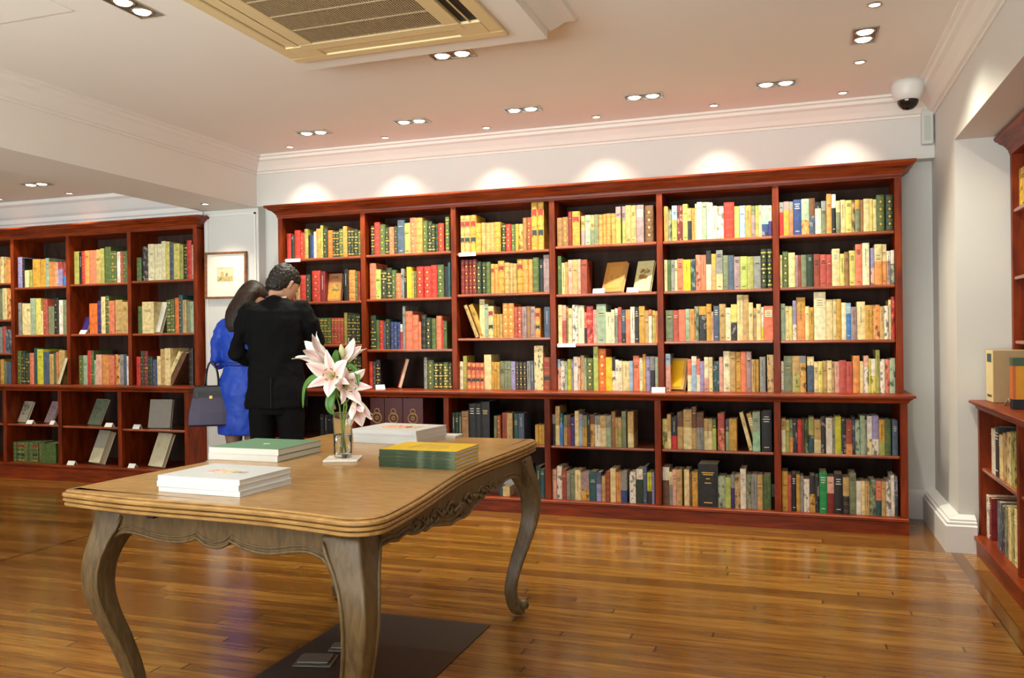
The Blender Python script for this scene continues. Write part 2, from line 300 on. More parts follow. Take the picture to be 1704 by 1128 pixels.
# fix front-left end of the ledge / cornice that projects over the pier edge is left straight
BOOKS={
 'B61':'-89,27,224,gy/rd.3 -62,36,226,mv/oc.25* -26,26,224,gy/sa.25 1,50,236,nv.w* 51,49,237,sg/or.6p* 100,37,239,br/sl.5p* 137,37,211,bk/lc.2* 174,32,216,gy/gg.3 207,32,260,or* 239,26,256,wh/bk.35w 265,26,211,cr/gg.35 291,32,216,cr 323,38,211,ly* 361,19,211,tn.p 380,30,210,oc/gg.3 410,21,208,lw 431,36,213,cr* 467,21,211,ly 488,21,206,cr 509,48,233,gn.b* 563,50,231,dg.b*',
 'B62':'-90,17,217,cr -72,38,239,gn.b* -34,42,230,cr* 8,20,212,mv 28,17,212,rb 45,35,213,gg* 81,41,213,dg* 122,42,214,rb* 164,39,210,rs* 203,32,208,rs 236,49,243,cr.t* 285,28,209,ly 313,27,220,lw 341,38,227,ly* 379,41,267,sa* 420,44,274,lc* 470,23,238,lv/pk.55p 493,44,261,cr/or.42* 537,29,260,cr/or.42* 566,22,215,wh/mv.3 589,26,219,wh/sg.4p',
 'B63':'-87,29,244,sg -58,24,227,cr -34,22,226,ly -11,24,263,lv/wh.6p 13,56,283,oc/or.35* 68,26,224,cr 94,27,216,oc 122,74,315,lc.t* 195,43,265,cr* 239,23,266,cr 262,28,266,oc* 290,30,242,lc* 320,30,239,lb/bl.3w* 349,34,213,mv* 384,51,246,cr* 434,45,222,oc* 479,44,223,or.p* 522,25,213,tn 547,25,215,wh.p 573,16,253,cr 590,24,273,rd.p',
 'B64':'-92,21,206,wh.p -71,54,241,gg* -17,48,241,tn/ol.5p* 31,38,241,gy/oc.2p* 70,6,317,gg 75,44,236,cr/sl.25* 119,26,203,cr 145,28,205,ly 173,27,208,tn 200,30,210,cr 230,13,203,tn.p 243,32,203,pk 275,41,212,rs* 316,38,203,rs* 355,44,241,or.b* 399,23,205,cr 422,30,241,pk/wh.3p* 452,12,223,yg 464,30,220,wh/ly.5p 494,25,277,ol* 519,29,218,wh.p 548,27,218,sa.p 575,35,225,sg.p*',
 'B65':'-90,28,219,tn/lc.35 -62,25,210,ol -37,20,213,gg/or.55 -17,27,211,dk.p 10,29,211,rd 39,14,214,br 53,25,212,gn.p 78,33,229,ol/te.5p* 111,42,214,tn/cr.6* 154,28,228,dk.p 182,38,227,wh.t* 220,15,227,gy.p 235,38,237,yg* 272,29,221,dk.p 301,37,217,rb/or.7* 338,17,234,sl.p 355,28,216,sg.p 384,30,245,sg* 413,11,219,gy 424,30,243,wh/cr.6p* 454,39,246,lv/wh.6p* 493,34,223,oc/ol.6* 527,36,222,gn* 569,32,220,sl*',
 'B66':'-100,48,257,oc* -53,23,236,rs -30,30,242,bk.w -1,25,239,oc 24,20,230,gy 44,36,212,wh.p* 80,34,235,dk/oc.5p* 114,24,229,dk.p 139,46,261,bg.w* 185,42,232,pk/dr.45* 227,53,251,bk.w* 279,38,232,tn/dk.5b* 317,41,261,gg* 358,30,211,wh 388,21,213,cr 409,26,211,tn 435,37,224,gg.p* 472,32,216,sa/te.55* 504,25,213,tn 529,30,224,wh.p 559,21,257,wh 580,19,249,sl.p',
 'B51':'-854,28,243,or -826,25,220,gg.p -801,37,246,lb/ol.4* -764,39,244,dr.p* -725,34,251,lg* -691,25,221,tn/dk.4 -666,23,220,or -643,14,249,cr -629,34,259,wh* -595,34,257,sg* -561,20,253,wh -541,18,251,wh -524,29,227,lc -495,45,222,lc.p* -450,71,246,rd.b* -379,32,216,lg -346,37,218,lb* -309,39,216,or* -270,26,211,gg/mv.3 -244,22,212,ol -222,21,213,cr -201,43,209,mt/nv.6p* -158,22,207,lc/pu.5',
 'B52':'-856,21,219,cr -835,25,218,gn -810,26,217,gy -784,18,216,cr -766,39,222,sa* -727,52,215,ye* -674,31,216,te.p -642,36,245,sa.p* -606,36,243,sa* -570,34,271,dk/lc.35* -536,33,247,oc/tn.3* -503,43,270,gy/cr.6* -461,38,234,gg* -423,38,233,sl* -386,42,222,mv* -344,46,222,lg* -298,41,218,ol* -257,46,219,gy* -211,39,264,dg.d* -172,35,265,dg.d*',
 'B53':'-851,51,215,gg* -800,39,214,rs* -761,46,217,sa* -715,30,221,sg -685,32,220,or -653,29,238,gg.p -624,52,237,oc/dk.25p* -572,34,252,oc* -539,14,199,pk -525,38,237,sl.w* -487,43,250,tn* -445,36,224,lc* -409,40,246,ly/dk.5p* -369,40,309,cr* -329,37,307,tn* -293,29,255,cr -265,22,218,tn -243,30,244,cr -213,18,223,wh/ye.6 -195,60,229,sa.t*',
 'B54':'-855,34,260,lb/pk.3* -706,29,223,sa/lc.5 -677,34,242,wh/lb.25* -643,24,225,sa/lc.5 -620,29,208,lv -591,31,235,lc/pk.6 -560,26,235,cr -534,42,208,te.p* -492,28,237,pk -463,44,275,lc* -419,37,272,tn* -382,35,270,oc* -347,35,272,sa* -312,34,272,mv* -279,26,219,tn -253,22,219,oc -226,39,236,gy* -178,43,250,tn.p*',
 'B55':'-857,33,199,ly.p -824,27,232,tn/cr.5 -797,39,214,dk/rd.6* -757,40,247,br/tn.4* -716,56,266,tn/cr.45* -660,32,285,br/tn.5* -628,47,247,br/gy.4* -582,56,207,tn/cr.4* -526,26,205,gn/lg.3 -490,44,245,rs/sa.4p* -440,22,207,sl/sg.4 -418,50,210,oc* -268,48,258,sg/mt.5* -212,64,261,bk.w*',
 'B56':'-863,49,254,wh/br.35* -815,23,223,cr/gy.4 -792,28,240,pk -764,36,241,tn* -716,36,243,cr* -681,19,219,br -662,38,229,oc* -623,131,285,bk.k* -493,46,209,sg.p* -447,36,201,lg -411,26,221,gy/pu.4 -385,35,220,tn.p* -350,37,262,wh* -313,32,225,gg.p -281,39,226,gy* -242,34,226,tn* -208,51,223,gn*',
 'B41':'-1628,43,208,lw.b* -1585,43,210,lw.b* -1541,28,247,dr -1513,56,247,oc.L* -1448,28,212,tn/mv.5 -1419,39,217,sg -1380,30,215,tn/gg.5 -1350,31,215,gg -1319,30,213,or.b -1289,27,216,or.b -1262,32,217,or.b -1230,35,217,or.b -1195,37,262,mv/ol.3* -1149,25,262,mv/ol.4 -1124,38,267,tn* -1086,36,264,tn* -1050,54,266,mv.t* -987,60,257,br.b*',
 'B42':'-1626,28,278,gn -1598,28,228,cr -1570,22,232,or.b -1548,33,247,pk -1515,40,248,tn* -1475,21,249,pk -1454,47,245,rb*',
 'B43':'-1626,31,281,cr -1595,29,278,pk/rs.4 -1567,17,266,oc/gg.3 -1550,28,254,cr -1521,40,279,wh.p* -1481,47,273,lc* -1435,19,224,sa/dk.5 -1416,49,267,rd.p* -1367,23,241,pk -1344,70,279,sg* -1275,39,221,lc* -1236,25,238,lc -1210,22,247,wh/gy.2 -1187,27,255,rs -1160,27,236,sl/dk.7 -1133,34,236,or/sa.3 -1099,32,255,wh -1067,29,252,dk.w -1038,42,258,oc* -996,27,228,tn -969,24,232,sa/wh.2 -945,18,227,ly -927,24,222,or',
 'B44':'-1640,26,224,lb/pk.25p -1614,31,212,wh.p -1583,21,210,sg -1562,29,224,yg -1533,16,221,lv/gy.4 -1517,33,242,wh -1484,19,239,pk.p -1465,28,251,tn -1437,17,235,sg -1420,51,232,gn.b* -1368,35,314,lg* -1334,56,298,og.b* -1279,46,239,ye* -1233,23,234,dk/lc.4p -1210,23,220,wh -1188,28,213,lc -1160,50,209,cr* -1110,27,211,lb -1083,43,247,sa* -1040,24,233,lc -1015,22,258,oc -993,31,242,lv -962,33,242,gy/dk.4 -929,27,239,sg',
 'B45':'-1633,22,215,gy/dk.3 -1610,34,274,tn/cr.5* -1577,27,226,te/bl.3 -1550,26,212,gg/tn.4 -1524,27,215,br/rb.4 -1498,31,199,pu -1466,31,244,cr -1435,24,223,lv/lb.4 -1412,34,215,gg/oc.4 -1378,21,215,dk -1357,33,220,br/oc.3p -1324,38,214,gy/wh.3 -1286,42,215,tn/cr.4* -1244,37,215,gy/sg.4 -1207,28,243,lw -1179,18,203,tn -1161,26,203,tn/ol.4 -1135,32,247,gg -1094,42,245,tn/cr.6*',
 'B46':'-1638,34,207,pk -1603,38,232,wh.p* -1565,34,214,rb -1531,26,201,gy -1505,34,210,gg -1471,43,211,cr* -1428,59,197,mv/oc.6p* -1369,52,204,te* -1317,35,201,sl/lv.4 -1282,28,175,tn -1254,35,208,rb.b -1218,39,232,cr* -1179,34,206,or -1145,44,213,gy/nv.6* -1085,44,213,wh.p* -1037,46,235,wh/dg.3* -991,27,255,sl -964,32,215,yg/dk.6 -932,18,214,lv',
 'B31':'-2383,33,284,tn.L -2350,45,284,tn.L* -2305,47,285,oc.L* -2259,44,219,oc.b* -2215,35,222,tn.b -2180,37,220,tn.b -2143,35,220,tn.b -2108,46,220,oc.b* -2051,32,204,dg.d -2019,39,200,rd.b -1980,32,196,gn.b -1948,27,198,oc.b -1921,31,197,oc.p -1889,29,240,lw.b -1860,38,242,rb.b* -1820,46,353,oc.L* -1774,47,356,oc.L*',
 'B32':'-2385,31,260,dr.b -2354,33,259,dr.b -2321,28,260,dr.b -2293,38,261,dr.b* -2256,40,242,dg.b* -2216,37,238,dg.b -2179,35,237,gn.b -2144,32,220,or.L -2112,25,219,or -2086,50,241,oc.L* -2036,41,226,tn.b* -1995,27,221,tn.b -1968,29,217,tn.b -1938,47,248,oc.L* -1891,41,244,or.b* -1850,33,243,or.b -1817,49,254,gn.b* -1768,33,243,bk -1734,44,271,mv*',
 'B33':'-2238,42,291,cr* -2197,30,253,sg -2167,42,237,cr.L* -2126,25,178,oc.b -2101,23,177,oc.b -2078,23,177,tn.b -2054,46,256,or.b* -2008,43,255,or.b* -1965,29,228,rs.b -1936,34,228,rs.b -1902,36,227,mv -1866,27,230,lw -1839,36,227,mv -1804,41,214,or.L -1732,44,221,sl*',
 'B34':'-2419,41,210,lc -2378,31,252,ol.b -2348,38,202,sa.L -2310,35,199,sa.L -2275,37,199,sa.L -2238,31,199,sa.L -2207,56,260,cr* -2152,23,206,oc -2129,24,205,oc -2105,23,205,oc -2082,34,212,gg -2048,27,212,gg -2021,28,212,gg -1993,34,209,lv -1959,27,207,dk.b -1932,32,207,dk.b -1900,29,207,dk.b -1871,29,211,gy -1842,27,213,sl -1814,69,324,cr.p* -1746,58,241,rb.L*',
 'B35':'-2398,25,214,dg -2373,26,217,dg -2347,27,218,dg -2320,53,228,lw* -2266,52,284,bk.w* -2214,44,285,bk.w* -2169,66,299,bk* -2070,22,199,gg -2048,32,200,rb.b -2006,36,223,rb -1970,43,220,tn* -1915,31,218,te -1884,43,219,sl* -1759,29,140,oc.b -1730,23,140,oc.b -1707,19,141,oc.b',
 'B36':'-2032,23,58,te -2009,54,71,cr.b -1827,19,226,dk -1758,37,226,dg -1721,30,209,te',
 'B21':'-3143,31,228,dg.d -3112,48,255,rd.b* -3064,45,235,gn.b* -3019,36,210,dg.d -2983,42,211,sa.b -2940,30,217,dg.b -2909,57,261,sl* -2852,48,235,ol* -2803,53,272,sa.b* -2750,52,269,or.b* -2698,41,244,gn.b* -2657,38,236,dg.d -2620,31,214,dg.d -2589,25,213,dg.b -2564,46,217,rd.b* -2505,34,261,gn.d',
 'B22':'-3156,55,282,sa.b* -3102,43,231,lg -3059,48,220,dg.d* -3011,46,241,dg.d* -2966,35,223,gn.b -2931,46,195,sa.b -2885,28,229,gy -2858,19,173,bk -2838,41,241,ye -2797,22,208,oc -2775,25,208,gn.b -2749,56,240,rd.b* -2693,63,240,rd.b* -2630,50,247,rd.b* -2580,55,248,gn.b* -2525,34,234,bk -2490,21,262,te',
 'B23':'-3155,48,267,dg.d* -3107,26,231,gn -3081,39,225,rd.b -3042,19,215,sl -3023,39,235,dg.b -2984,32,214,nv.b -2952,32,213,nv.b -2920,26,210,nv.b -2895,19,193,wh/rd.3 -2874,23,334,gy -2851,59,293,sa.b* -2792,50,263,sa.b* -2742,22,210,sa.b -2719,43,266,bk.b* -2677,42,240,dg.b* -2636,44,234,gn.b* -2592,43,252,sa.b* -2549,18,215,rd -2531,27,213,gn',
 'B24':'-3197,18,253,gy -3180,39,213,rd.b -3141,31,209,te.b -3110,39,225,bk.d -2698,27,242,gy -2672,54,221,gn.b* -2619,40,202,dg.d -2579,37,202,dg.d -2542,43,205,gn.d -2499,32,202,dg.d',
 'B11':'-3906,38,210,rd -3868,30,200,dg -3837,53,233,rd.b* -3784,41,210,rd.b -3742,34,238,ol.d -3708,20,189,bk -3688,28,188,nv -3660,24,213,wh.b -3636,38,235,or.b -3597,27,261,ol.d -3570,41,235,dg.b -3530,44,217,og.b -3486,31,211,dg.d -3455,29,209,dg.d -3425,37,222,gn.d -3388,38,241,or.d -3350,29,218,dg.d -3321,29,216,dg.d -3292,37,214,dg.d -3255,20,204,gn.d',
 'B12':'-3908,77,216,dr.b* -3831,42,213,tn -3789,55,218,rd.b* -3734,42,222,dg.b -3678,76,249,rd.b* -3603,48,241,dr* -3386,40,251,bk -3346,60,243,or.b* -3286,27,232,gn.b -3259,19,231,rd.b',
 'B13':'-3718,34,212,gn.d -3684,35,212,gn.d -3649,34,215,gn.d -3615,37,214,gn.d -3578,36,213,gn.d -3542,34,213,gn.d -3508,29,212,rs.d -3479,30,211,rs.d -3449,28,211,rs.d -3421,27,210,rs.d -3393,33,253,ol.d -3360,36,241,dg.d -3324,43,240,dg.d -3281,37,236,dg.d',
 'B14':'-3514,52,245,dg.d* -3462,52,260,dg.d* -3410,52,252,gn.d* -3358,43,260,dg.d* -3315,39,259,dg.d -3276,37,252,dg.d',
 'B15':'-3512,34,186,bk -3478,34,181,dk -3444,34,187,bk -3410,28,178,dk',
 'L11':'-7264,41,239,tn -7223,41,253,cr -7182,30,244,tn -7152,55,219,or.b',
 'L12':'-7280,35,283,cr -7245,41,297,gg -7204,57,300,cr* -7147,51,298,or.p*',
 'L13':'-7286,35,249,cr -7251,36,248,gy -7214,40,255,rs -7174,40,224,sl.p -7134,41,224,sl.p',
 'L14':'-7292,52,229,br -7240,41,237,oc -7200,41,214,gg -7159,61,213,sl',
 'L21':'-7004,58,290,lv* -6947,30,276,bk.b -6919,52,161,cr -6867,38,164,ol -6827,55,263,oc* -6772,55,261,oc -6717,57,259,oc* -6660,45,267,sg -6616,39,229,or.b -6577,38,228,or.b -6539,33,222,pk -6506,54,225,rs/lv.3 -6452,48,223,rs/bl.6',
 'L22':'-7004,40,306,gy -6964,56,298,cr* -6908,53,297,cr* -6854,66,344,sg* -6788,62,342,ly* -6728,32,221,cr -6694,56,332,rs.b* -6639,74,263,gg* -6564,52,339,bk.b* -6512,58,320,wh* -6454,44,319,gg',
 'L23':'-7040,64,315,gn.b* -6976,50,304,dg.d* -6926,50,296,dg.d* -6876,53,296,sa.b* -6822,49,341,te* -6773,75,330,yg* -6699,68,302,sl* -6631,55,284,tn* -6576,33,294,gn -6543,23,302,sa.b -6520,73,319,tn*',
 'L31':'-6317,57,303,ol* -6260,38,296,bk -6222,37,302,rd.b -6185,51,305,or* -6134,74,305,sa* -6059,51,309,tn* -6007,46,317,ol.b* -5961,68,329,gn.b* -5894,70,287,gn.d* -5824,41,280,wh -5783,35,283,rs.b -5748,50,281,gn.b*',
 'L32':'-6150,93,278,og* -6056,54,301,pu.b* -6002,48,336,cr* -5954,41,342,gn.d* -5914,64,297,sa.b* -5850,82,303,tn* -5768,68,283,tn*',
 'L33':'-6276,56,270,gn.b* -6220,47,270,sg -6172,41,314,rd.b -6131,34,314,gn.d -6099,25,225,mt -6074,69,276,pk* -6005,42,269,or.b -5963,41,269,or.b -5922,64,268,sa.b* -5858,55,275,or.p* -5803,45,275,gy -5758,33,275,sl -5726,27,260,wh',
 'L41':'-5591,53,209,gn.b -5536,66,307,dk.p* -5470,67,325,lc* -5403,79,322,lc* -5324,44,344,lc* -5280,43,338,ly* -5237,48,322,sl.b* -5189,64,316,ly* -5126,43,302,ol* -5083,40,300,dg.d -5043,51,336,rd.b* -4993,17,297,pk',
 'L42':'-5586,47,244,gn -5539,128,282,cr* -5271,38,293,gn.d -5233,45,299,gn.d* -5188,50,309,og.b* -5138,43,332,te.b* -5096,40,289,tn -5056,34,274,gg -5022,39,273,sg',
 'L43':'-5609,45,255,rd -5563,39,307,dg.b -5524,39,306,dr.d -5486,53,255,dg.b* -5434,44,230,nv.b -5389,40,259,cr -5348,52,322,tn* -5295,60,329,cr* -5037,47,327,bk.b*',
 'L26':'-6945,39,184,gn.b -6906,50,185,gn.L -6856,49,187,gn.L -6807,48,188,gn.b -6759,49,190,gn.b -6710,68,191,gn.L -6642,67,193,gn.b -6575,143,181,gn.x*',
}
# ------------------------------------------------------------------ books
PAL=dict(cr=(232,210,150),lc=(240,228,184),wh=(232,222,204),tn=(196,160,98),oc=(206,156,56),ye=(236,200,26),yg=(204,200,48),ly=(222,208,108),ol=(170,168,84),
 gn=(80,104,50),dg=(30,54,32),bg=(22,146,74),gg=(124,132,98),sg=(160,178,146),mt=(160,204,166),gy=(142,142,136),dk=(40,40,44),bk=(16,17,20),nv=(44,66,122),
 bl=(64,124,190),lb=(156,184,208),lv=(154,144,188),pk=(226,168,146),sa=(230,124,88),rd=(204,46,36),dr=(126,26,24),br=(112,72,46),lw=(158,114,66),rb=(156,66,38),
 mv=(162,136,134),te=(36,84,88),pu=(62,42,110),og=(232,112,38),rs=(186,78,66),sl=(74,90,112),lg=(180,194,96),)
PAL['or']=(228,150,74)
NAME=dict(cr='cream',lc='pale cream',wh='off-white',tn='tan',oc='ochre',ye='bright yellow',yg='lime yellow',ly='pale yellow',ol='olive',gn='green',dg='dark green',bg='emerald green',gg='grey green',sg='sage',mt='mint',gy='grey',dk='charcoal',bk='black',nv='navy',bl='blue',lb='pale blue',lv='lavender',pk='pale pink',sa='salmon',rd='red',dr='dark red',br='brown',lw='light brown',rb='red brown',mv='mauve grey',te='teal',pu='purple',og='orange',rs='rose red',sl='slate blue',lg='light green')
NAME['or']='light orange'
def bmat(c,pict=False):
    k='book_'+NAME[c].replace(' ','_').replace('-','_')+('_pictorial' if pict else '')
    if k in MATS: return MATS[k]
    m,nt,b=new_mat(k); L=nt.links; base=lin(PAL[c])
    tc=N(nt,'ShaderNodeTexCoord'); oi=N(nt,'ShaderNodeObjectInfo')
    ad=N(nt,'ShaderNodeVectorMath',operation='ADD'); L.new(tc.outputs['Object'],ad.inputs[0])
    cm=N(nt,'ShaderNodeCombineXYZ'); L.new(oi.outputs['Random'],cm.inputs[0]); sc=N(nt,'ShaderNodeVectorMath',operation='SCALE'); L.new(cm.outputs[0],sc.inputs[0]); sc.inputs['Scale'].default_value=30
    L.new(sc.outputs[0],ad.inputs[1])
    nz=N(nt,'ShaderNodeTexNoise'); nz.inputs['Scale'].default_value=28; nz.inputs['Detail'].default_value=4; L.new(ad.outputs[0],nz.inputs['Vector'])
    cr=N(nt,'ShaderNodeValToRGB'); E=cr.color_ramp.elements; dk=tuple(v*.72 for v in base); lt=tuple(min(1,v*1.18+.01) for v in base)
    E[0].position=.32; E[0].color=(*dk,1); E[1].position=.72; E[1].color=(*lt,1); L.new(nz.outputs[0],cr.inputs[0])
    out=cr.outputs[0]
    if pict:
        mp=N(nt,'ShaderNodeMapping'); mp.inputs['Scale'].default_value=(1,1,.6); L.new(ad.outputs[0],mp.inputs[0])
        n2=N(nt,'ShaderNodeTexNoise'); n2.inputs['Scale'].default_value=38; n2.inputs['Detail'].default_value=2; L.new(mp.outputs[0],n2.inputs['Vector'])
        c2=N(nt,'ShaderNodeValToRGB'); c2.color_ramp.interpolation='CONSTANT'; E=c2.color_ramp.elements; E[0].position=0; E[1].position=.46
        E[0].color=(*[v*.22+.01 for v in base],1); E[1].color=(*base,1); e=E.new(.40); e.color=(*[v*.55+.03 for v in base],1); e=E.new(.58); e.color=(*[min(1,v*.7+.20) for v in base],1); e=E.new(.64); e.color=(*lin((196,140,84)),1); e=E.new(.67); e.color=(*base,1)
        L.new(n2.outputs[0],c2.inputs[0]); out=c2.outputs[0]
    L.new(out,b.inputs['Base Color']); b.inputs['Roughness'].default_value=.5
    MATS[k]=m; return m
INKD=simple('dark_lettering',(60,44,34),.6,noise=0); INKW=simple('white_lettering',(226,222,206),.5,noise=0)
LREC=simple('red_label',(150,40,34),.5,noise=.03); LDK=simple('dark_label',(30,52,48),.5,noise=.03); LCR=simple('cream_label',(236,222,176),.6,noise=.03)
CRE=re.compile(r'^(\w\w)(?:/(\w\w))?(?:\.(\d*)([a-zA-Z]?))?$')
def parse(code):
    a,b,f,s=CRE.match(code).groups(); fr=float('0.'+f) if f else .5
    return a,b,fr,(s or '')
def book_mesh(mb,w,h,d,code,mats,rng,pages=True):
    """spine faces -y at y=0, centred on x, standing on z=0. mats: list that collects materials"""
    a,b,fr,st=parse(code)
    def mi(m):
        if m not in mats: mats.append(m)
        return mats.index(m)
    pict=(st=='p')
    # p on a split code affects the lower colour
    m1=mi(bmat(a,pict and not b)); m2=mi(bmat(b,pict)) if b else m1
    leather=st in 'bdL' and st!=''
    bul=min(.006,w*.18) if leather else min(.003,w*.12)
    t=min(.0028,w*.16)
    n0=len(mb.v)
    # spine grid
    zs=[0]; band=[]
    if leather:
        nb=5
        for i in range(nb):
            z=h*(.09+.82*i/(nb-1)) if nb>1 else h/2
            if h<.16: z=h*(.1+.8*i/(nb-1))
            zs+= [z-.0035,z+.0035]; band.append(z)
    if b: zs.append(h*(1-fr))
    zs.append(h); zs=sorted(zs)
    xs=[-w/2,-w*.3,0,w*.3,w/2]; ys=[0,-bul*.75,-bul,-bul*.75,0]
    for k in range(len(zs)-1):
        z0,z1=zs[k],zs[k+1]; zm=(z0+z1)/2
        isb=any(abs(zm-q)<.0034 for q in band); m=m1 if zm>h*(1-fr) or not b else m2; off=-.0014 if isb else 0
        if isb and st in 'dL' : m=mi(GOLD) if rng.random()<.6 else m
        for i in range(4):
            mb.quad((xs[i],ys[i]+off,z0),(xs[i+1],ys[i+1]+off,z0),(xs[i+1],ys[i+1]+off,z1),(xs[i],ys[i]+off,z1),m=m)
    # spine top and bottom lips
    for z,o in ((h,1),(0,-1)):
        p=[(xs[i],ys[i],z) for i in range(5)]+[(w/2,.003,z),(-w/2,.003,z)]
        mb.quad(*(p if o>0 else p[::-1]),m=m1 if o>0 else m2)
    # boards, split in colour like the spine
    segs=[(0,h,m1)] if not b else [(0,h*(1-fr),m2),(h*(1-fr),h,m1)]
    for z0,z1,m in segs:
        mb.box((-w/2,0,z0),(-w/2+t,d,z1),m); mb.box((w/2-t,0,z0),(w/2,d,z1),m)
    mb.box((-w/2+t,.0005,.002),(w/2-t,.004,h-.001),m1)
    if pages: mb.box((-w/2+t,.004,.003),(w/2-t,d-.003,h-.004),mi(PAPER))
    # spine decoration
    e=-bul-.0018; ww=w*.62
    def lab(z0,z1,m,wf=1.0,yy=None):
        mb.box((-ww/2*wf,(e if yy is None else yy),z0),(ww/2*wf,0,z1),mi(m))
    if leather:
        for q in band:
            for dz in (-.0055,.0047):
                lab(q+dz-.0003,q+dz+.0006,GOLD,1.15,-bul-.0006)
        if st=='L':
            lab(h*.70,h*.84,LREC,1.25,-bul-.0008); lab(h*.29,h*.41,LDK,1.25,-bul-.0008) if rng.random()<.6 else None
        if st=='d' or (st=='b' and rng.random()<.6):
            for q0,q1 in zip(band[:-1],band[1:]):
                zc=(q0+q1)/2; r=min(w*.2,(q1-q0)*(.3 if st=='d' else .18))
                mb.quad((0,e,zc-r*1.2),(r,e,zc),(0,e,zc+r*1.2),(-r,e,zc),m=mi(GOLD))
        return
    ink=INKW if (st=='w' or a in('nv','dk','bk','dg','te','pu','dr','sl')) else INKD
    if st=='k':
        for z,wf in ((.80,1.1),(.755,.9),(.66,.35),(.56,.6),(.10,.75)): lab(h*z-.003,h*z+.003,GOLD,wf*.9)
        return
    if st=='t':
        lab(h*.68,h*.88,LCR,1.2,-bul-.0008)
        for i in range(3): lab(h*(.72+.05*i),h*(.72+.05*i)+.003,INKD,.8,-bul-.0016)
        return
    if st in('','w'):
        r=rng.random()
        if st=='w':
            for i in range(3): lab(h*(.86-.06*i),h*(.86-.06*i)+.005,ink,rng.uniform(.7,1.2))
            lab(h*.1,h*.1+.004,ink,.8)
        elif r<.55:
            z=h*rng.uniform(.68,.88)
            for i in range(rng.choice((1,2,2,3))):
                lab(z-.012*i,z-.012*i+.0035,ink if rng.random()<.75 else GOLD,rng.uniform(.6,1.1))
            if rng.random()<.5: lab(h*.08,h*.08+.003,ink,.7)
        elif r<.8:
            # lettering running down the spine
            z=h*.86; k=rng.randint(5,11)
            for i in range(k):
                l=rng.uniform(.006,.014); 
                if z-l<h*.25: break
                mb.box((-.0018,-bul-.0006,z-l),(.0018,0,z),mi(ink)); z-=l+.004
            # end lettering
BIG=dict(cloth='cloth bound book')
SIZE=lambda w,h:('tall thick' if h>.262 and w>.036 else 'tall' if h>.255 else 'short' if h<.2 else 'thick' if w>.045 else 'slim' if w<.021 else 'medium')
ORD='first second third fourth fifth sixth seventh eighth ninth tenth eleventh twelfth thirteenth fourteenth fifteenth sixteenth seventeenth eighteenth nineteenth twentieth twenty-first twenty-second twenty-third twenty-fourth twenty-fifth twenty-sixth twenty-seventh twenty-eighth'.split()
BAYN={'B':['leftmost','second','third','fourth','fifth','rightmost'],'L':['leftmost','second','third','rightmost']}
BOOKY={'B':{1:5.865,2:5.865,3:5.865,4:5.865,5:5.69,6:5.69},'L':{1:6.045,2:6.045,3:6.045,4:6.045,5:5.92,6:5.92}}
ROWN={'B':{1:'top shelf',2:'second shelf',3:'third shelf',4:'ledge shelf',5:'upper base shelf',6:'bottom shelf'},'L':{1:'top shelf',2:'second shelf',3:'ledge shelf',4:'ledge shelf',5:'upper base shelf',6:'bottom shelf'}}
STN={'b':'gilt-banded ','d':'gilt-tooled ','L':'labelled leather ','p':'patterned ','w':'white-lettered ','t':'label-spined ','k':'gold-lettered ','x':'gilt-banded ','':''}
STUFF=MB(); SMATS=[]
def zbase(k):
    c,b,r=k[0],int(k[1]),int(k[2])
    if c=='B':
        if r<=3: return su[b-1][r-1]
        return {4:.862,5:.485,6:.104}[r]
    if r==6: return .145
    if b==1: return {1:1.83,2:1.48,3:1.16,4:.862}[r]
    return {1:(0,1.78,1.79,1.797)[b-1],2:(0,1.33,1.33,1.325)[b-1],3:.862}[r]
LEFTCASE=' in left bookcase'
for k,s in BOOKS.items():
    c,b,r=k[0],int(k[1]),int(k[2]); toks=[t.split(',') for t in s.split()]; rng=random.Random(k); zb=zbase(k); Y=BOOKY[c][r]
    lo,hi=(DB[b-1]+.023,DB[b]-.023) if c=='B' else ((UL if r<5 else LL)[b-1]+.023,(UL if r<5 else LL)[b]-.023)
    for i,(x,w,h,code) in enumerate(toks):
        ind=code.endswith('*'); code=code.rstrip('*'); x,w,h=int(x)/1000,int(w)/1000,int(h)/1000
        x0=max(x,lo); x1=min(x+w,hi)
        if x1-x0<.008: continue
        w=x1-x0-.0012; xc=(x0+x1)/2; d=max(.13,min(.24,h*.72))+rng.uniform(-.01,.01); y=Y+rng.uniform(0,.012)
        if w>.07: d=.22
        if ind:
            mb=MB(); mats=[]; split=r>=5
            book_mesh(mb,w,h,d,code,mats,rng,pages=not split)
            o=mb.build('book',mats); o.location=(xc,y,zb)
            if split:
                t=min(.0028,w*.16); pm=MB(); pm.box((-w/2+t,.004,.003),(w/2-t,d-.003,h-.004)); pm.build('page_block',PAPER,o)
            a,b2,fr,st=parse(code); col=NAME[a]+(' and '+NAME[b2] if b2 else '')
            rown='third shelf' if k=='L13' else ROWN[c][r]
            bn=BAYN[c][b-1]; cs='back' if c=='B' else 'left'
            sz=SIZE(w,h); sz='' if sz=='medium' else sz+' '
            for pre in (sz+STN[st]+col,sz+col,col,STN[st]+NAME[a],NAME[a]):
                lab='%s book, %s from left, %s, %s bay of %s bookcase'%(pre,ORD[i],rown,bn,cs)
                if len(lab.replace('-',' ').split())<=16: break
            tag(o,lab,'book','books on the %s of the %s bay, %s bookcase'%(rown,bn,cs))
        else:
            n=len(STUFF.v); book_mesh(STUFF,w,h,d,code,SMATS,rng); STUFF.xf(Matrix.Translation((xc,y,zb)),n)
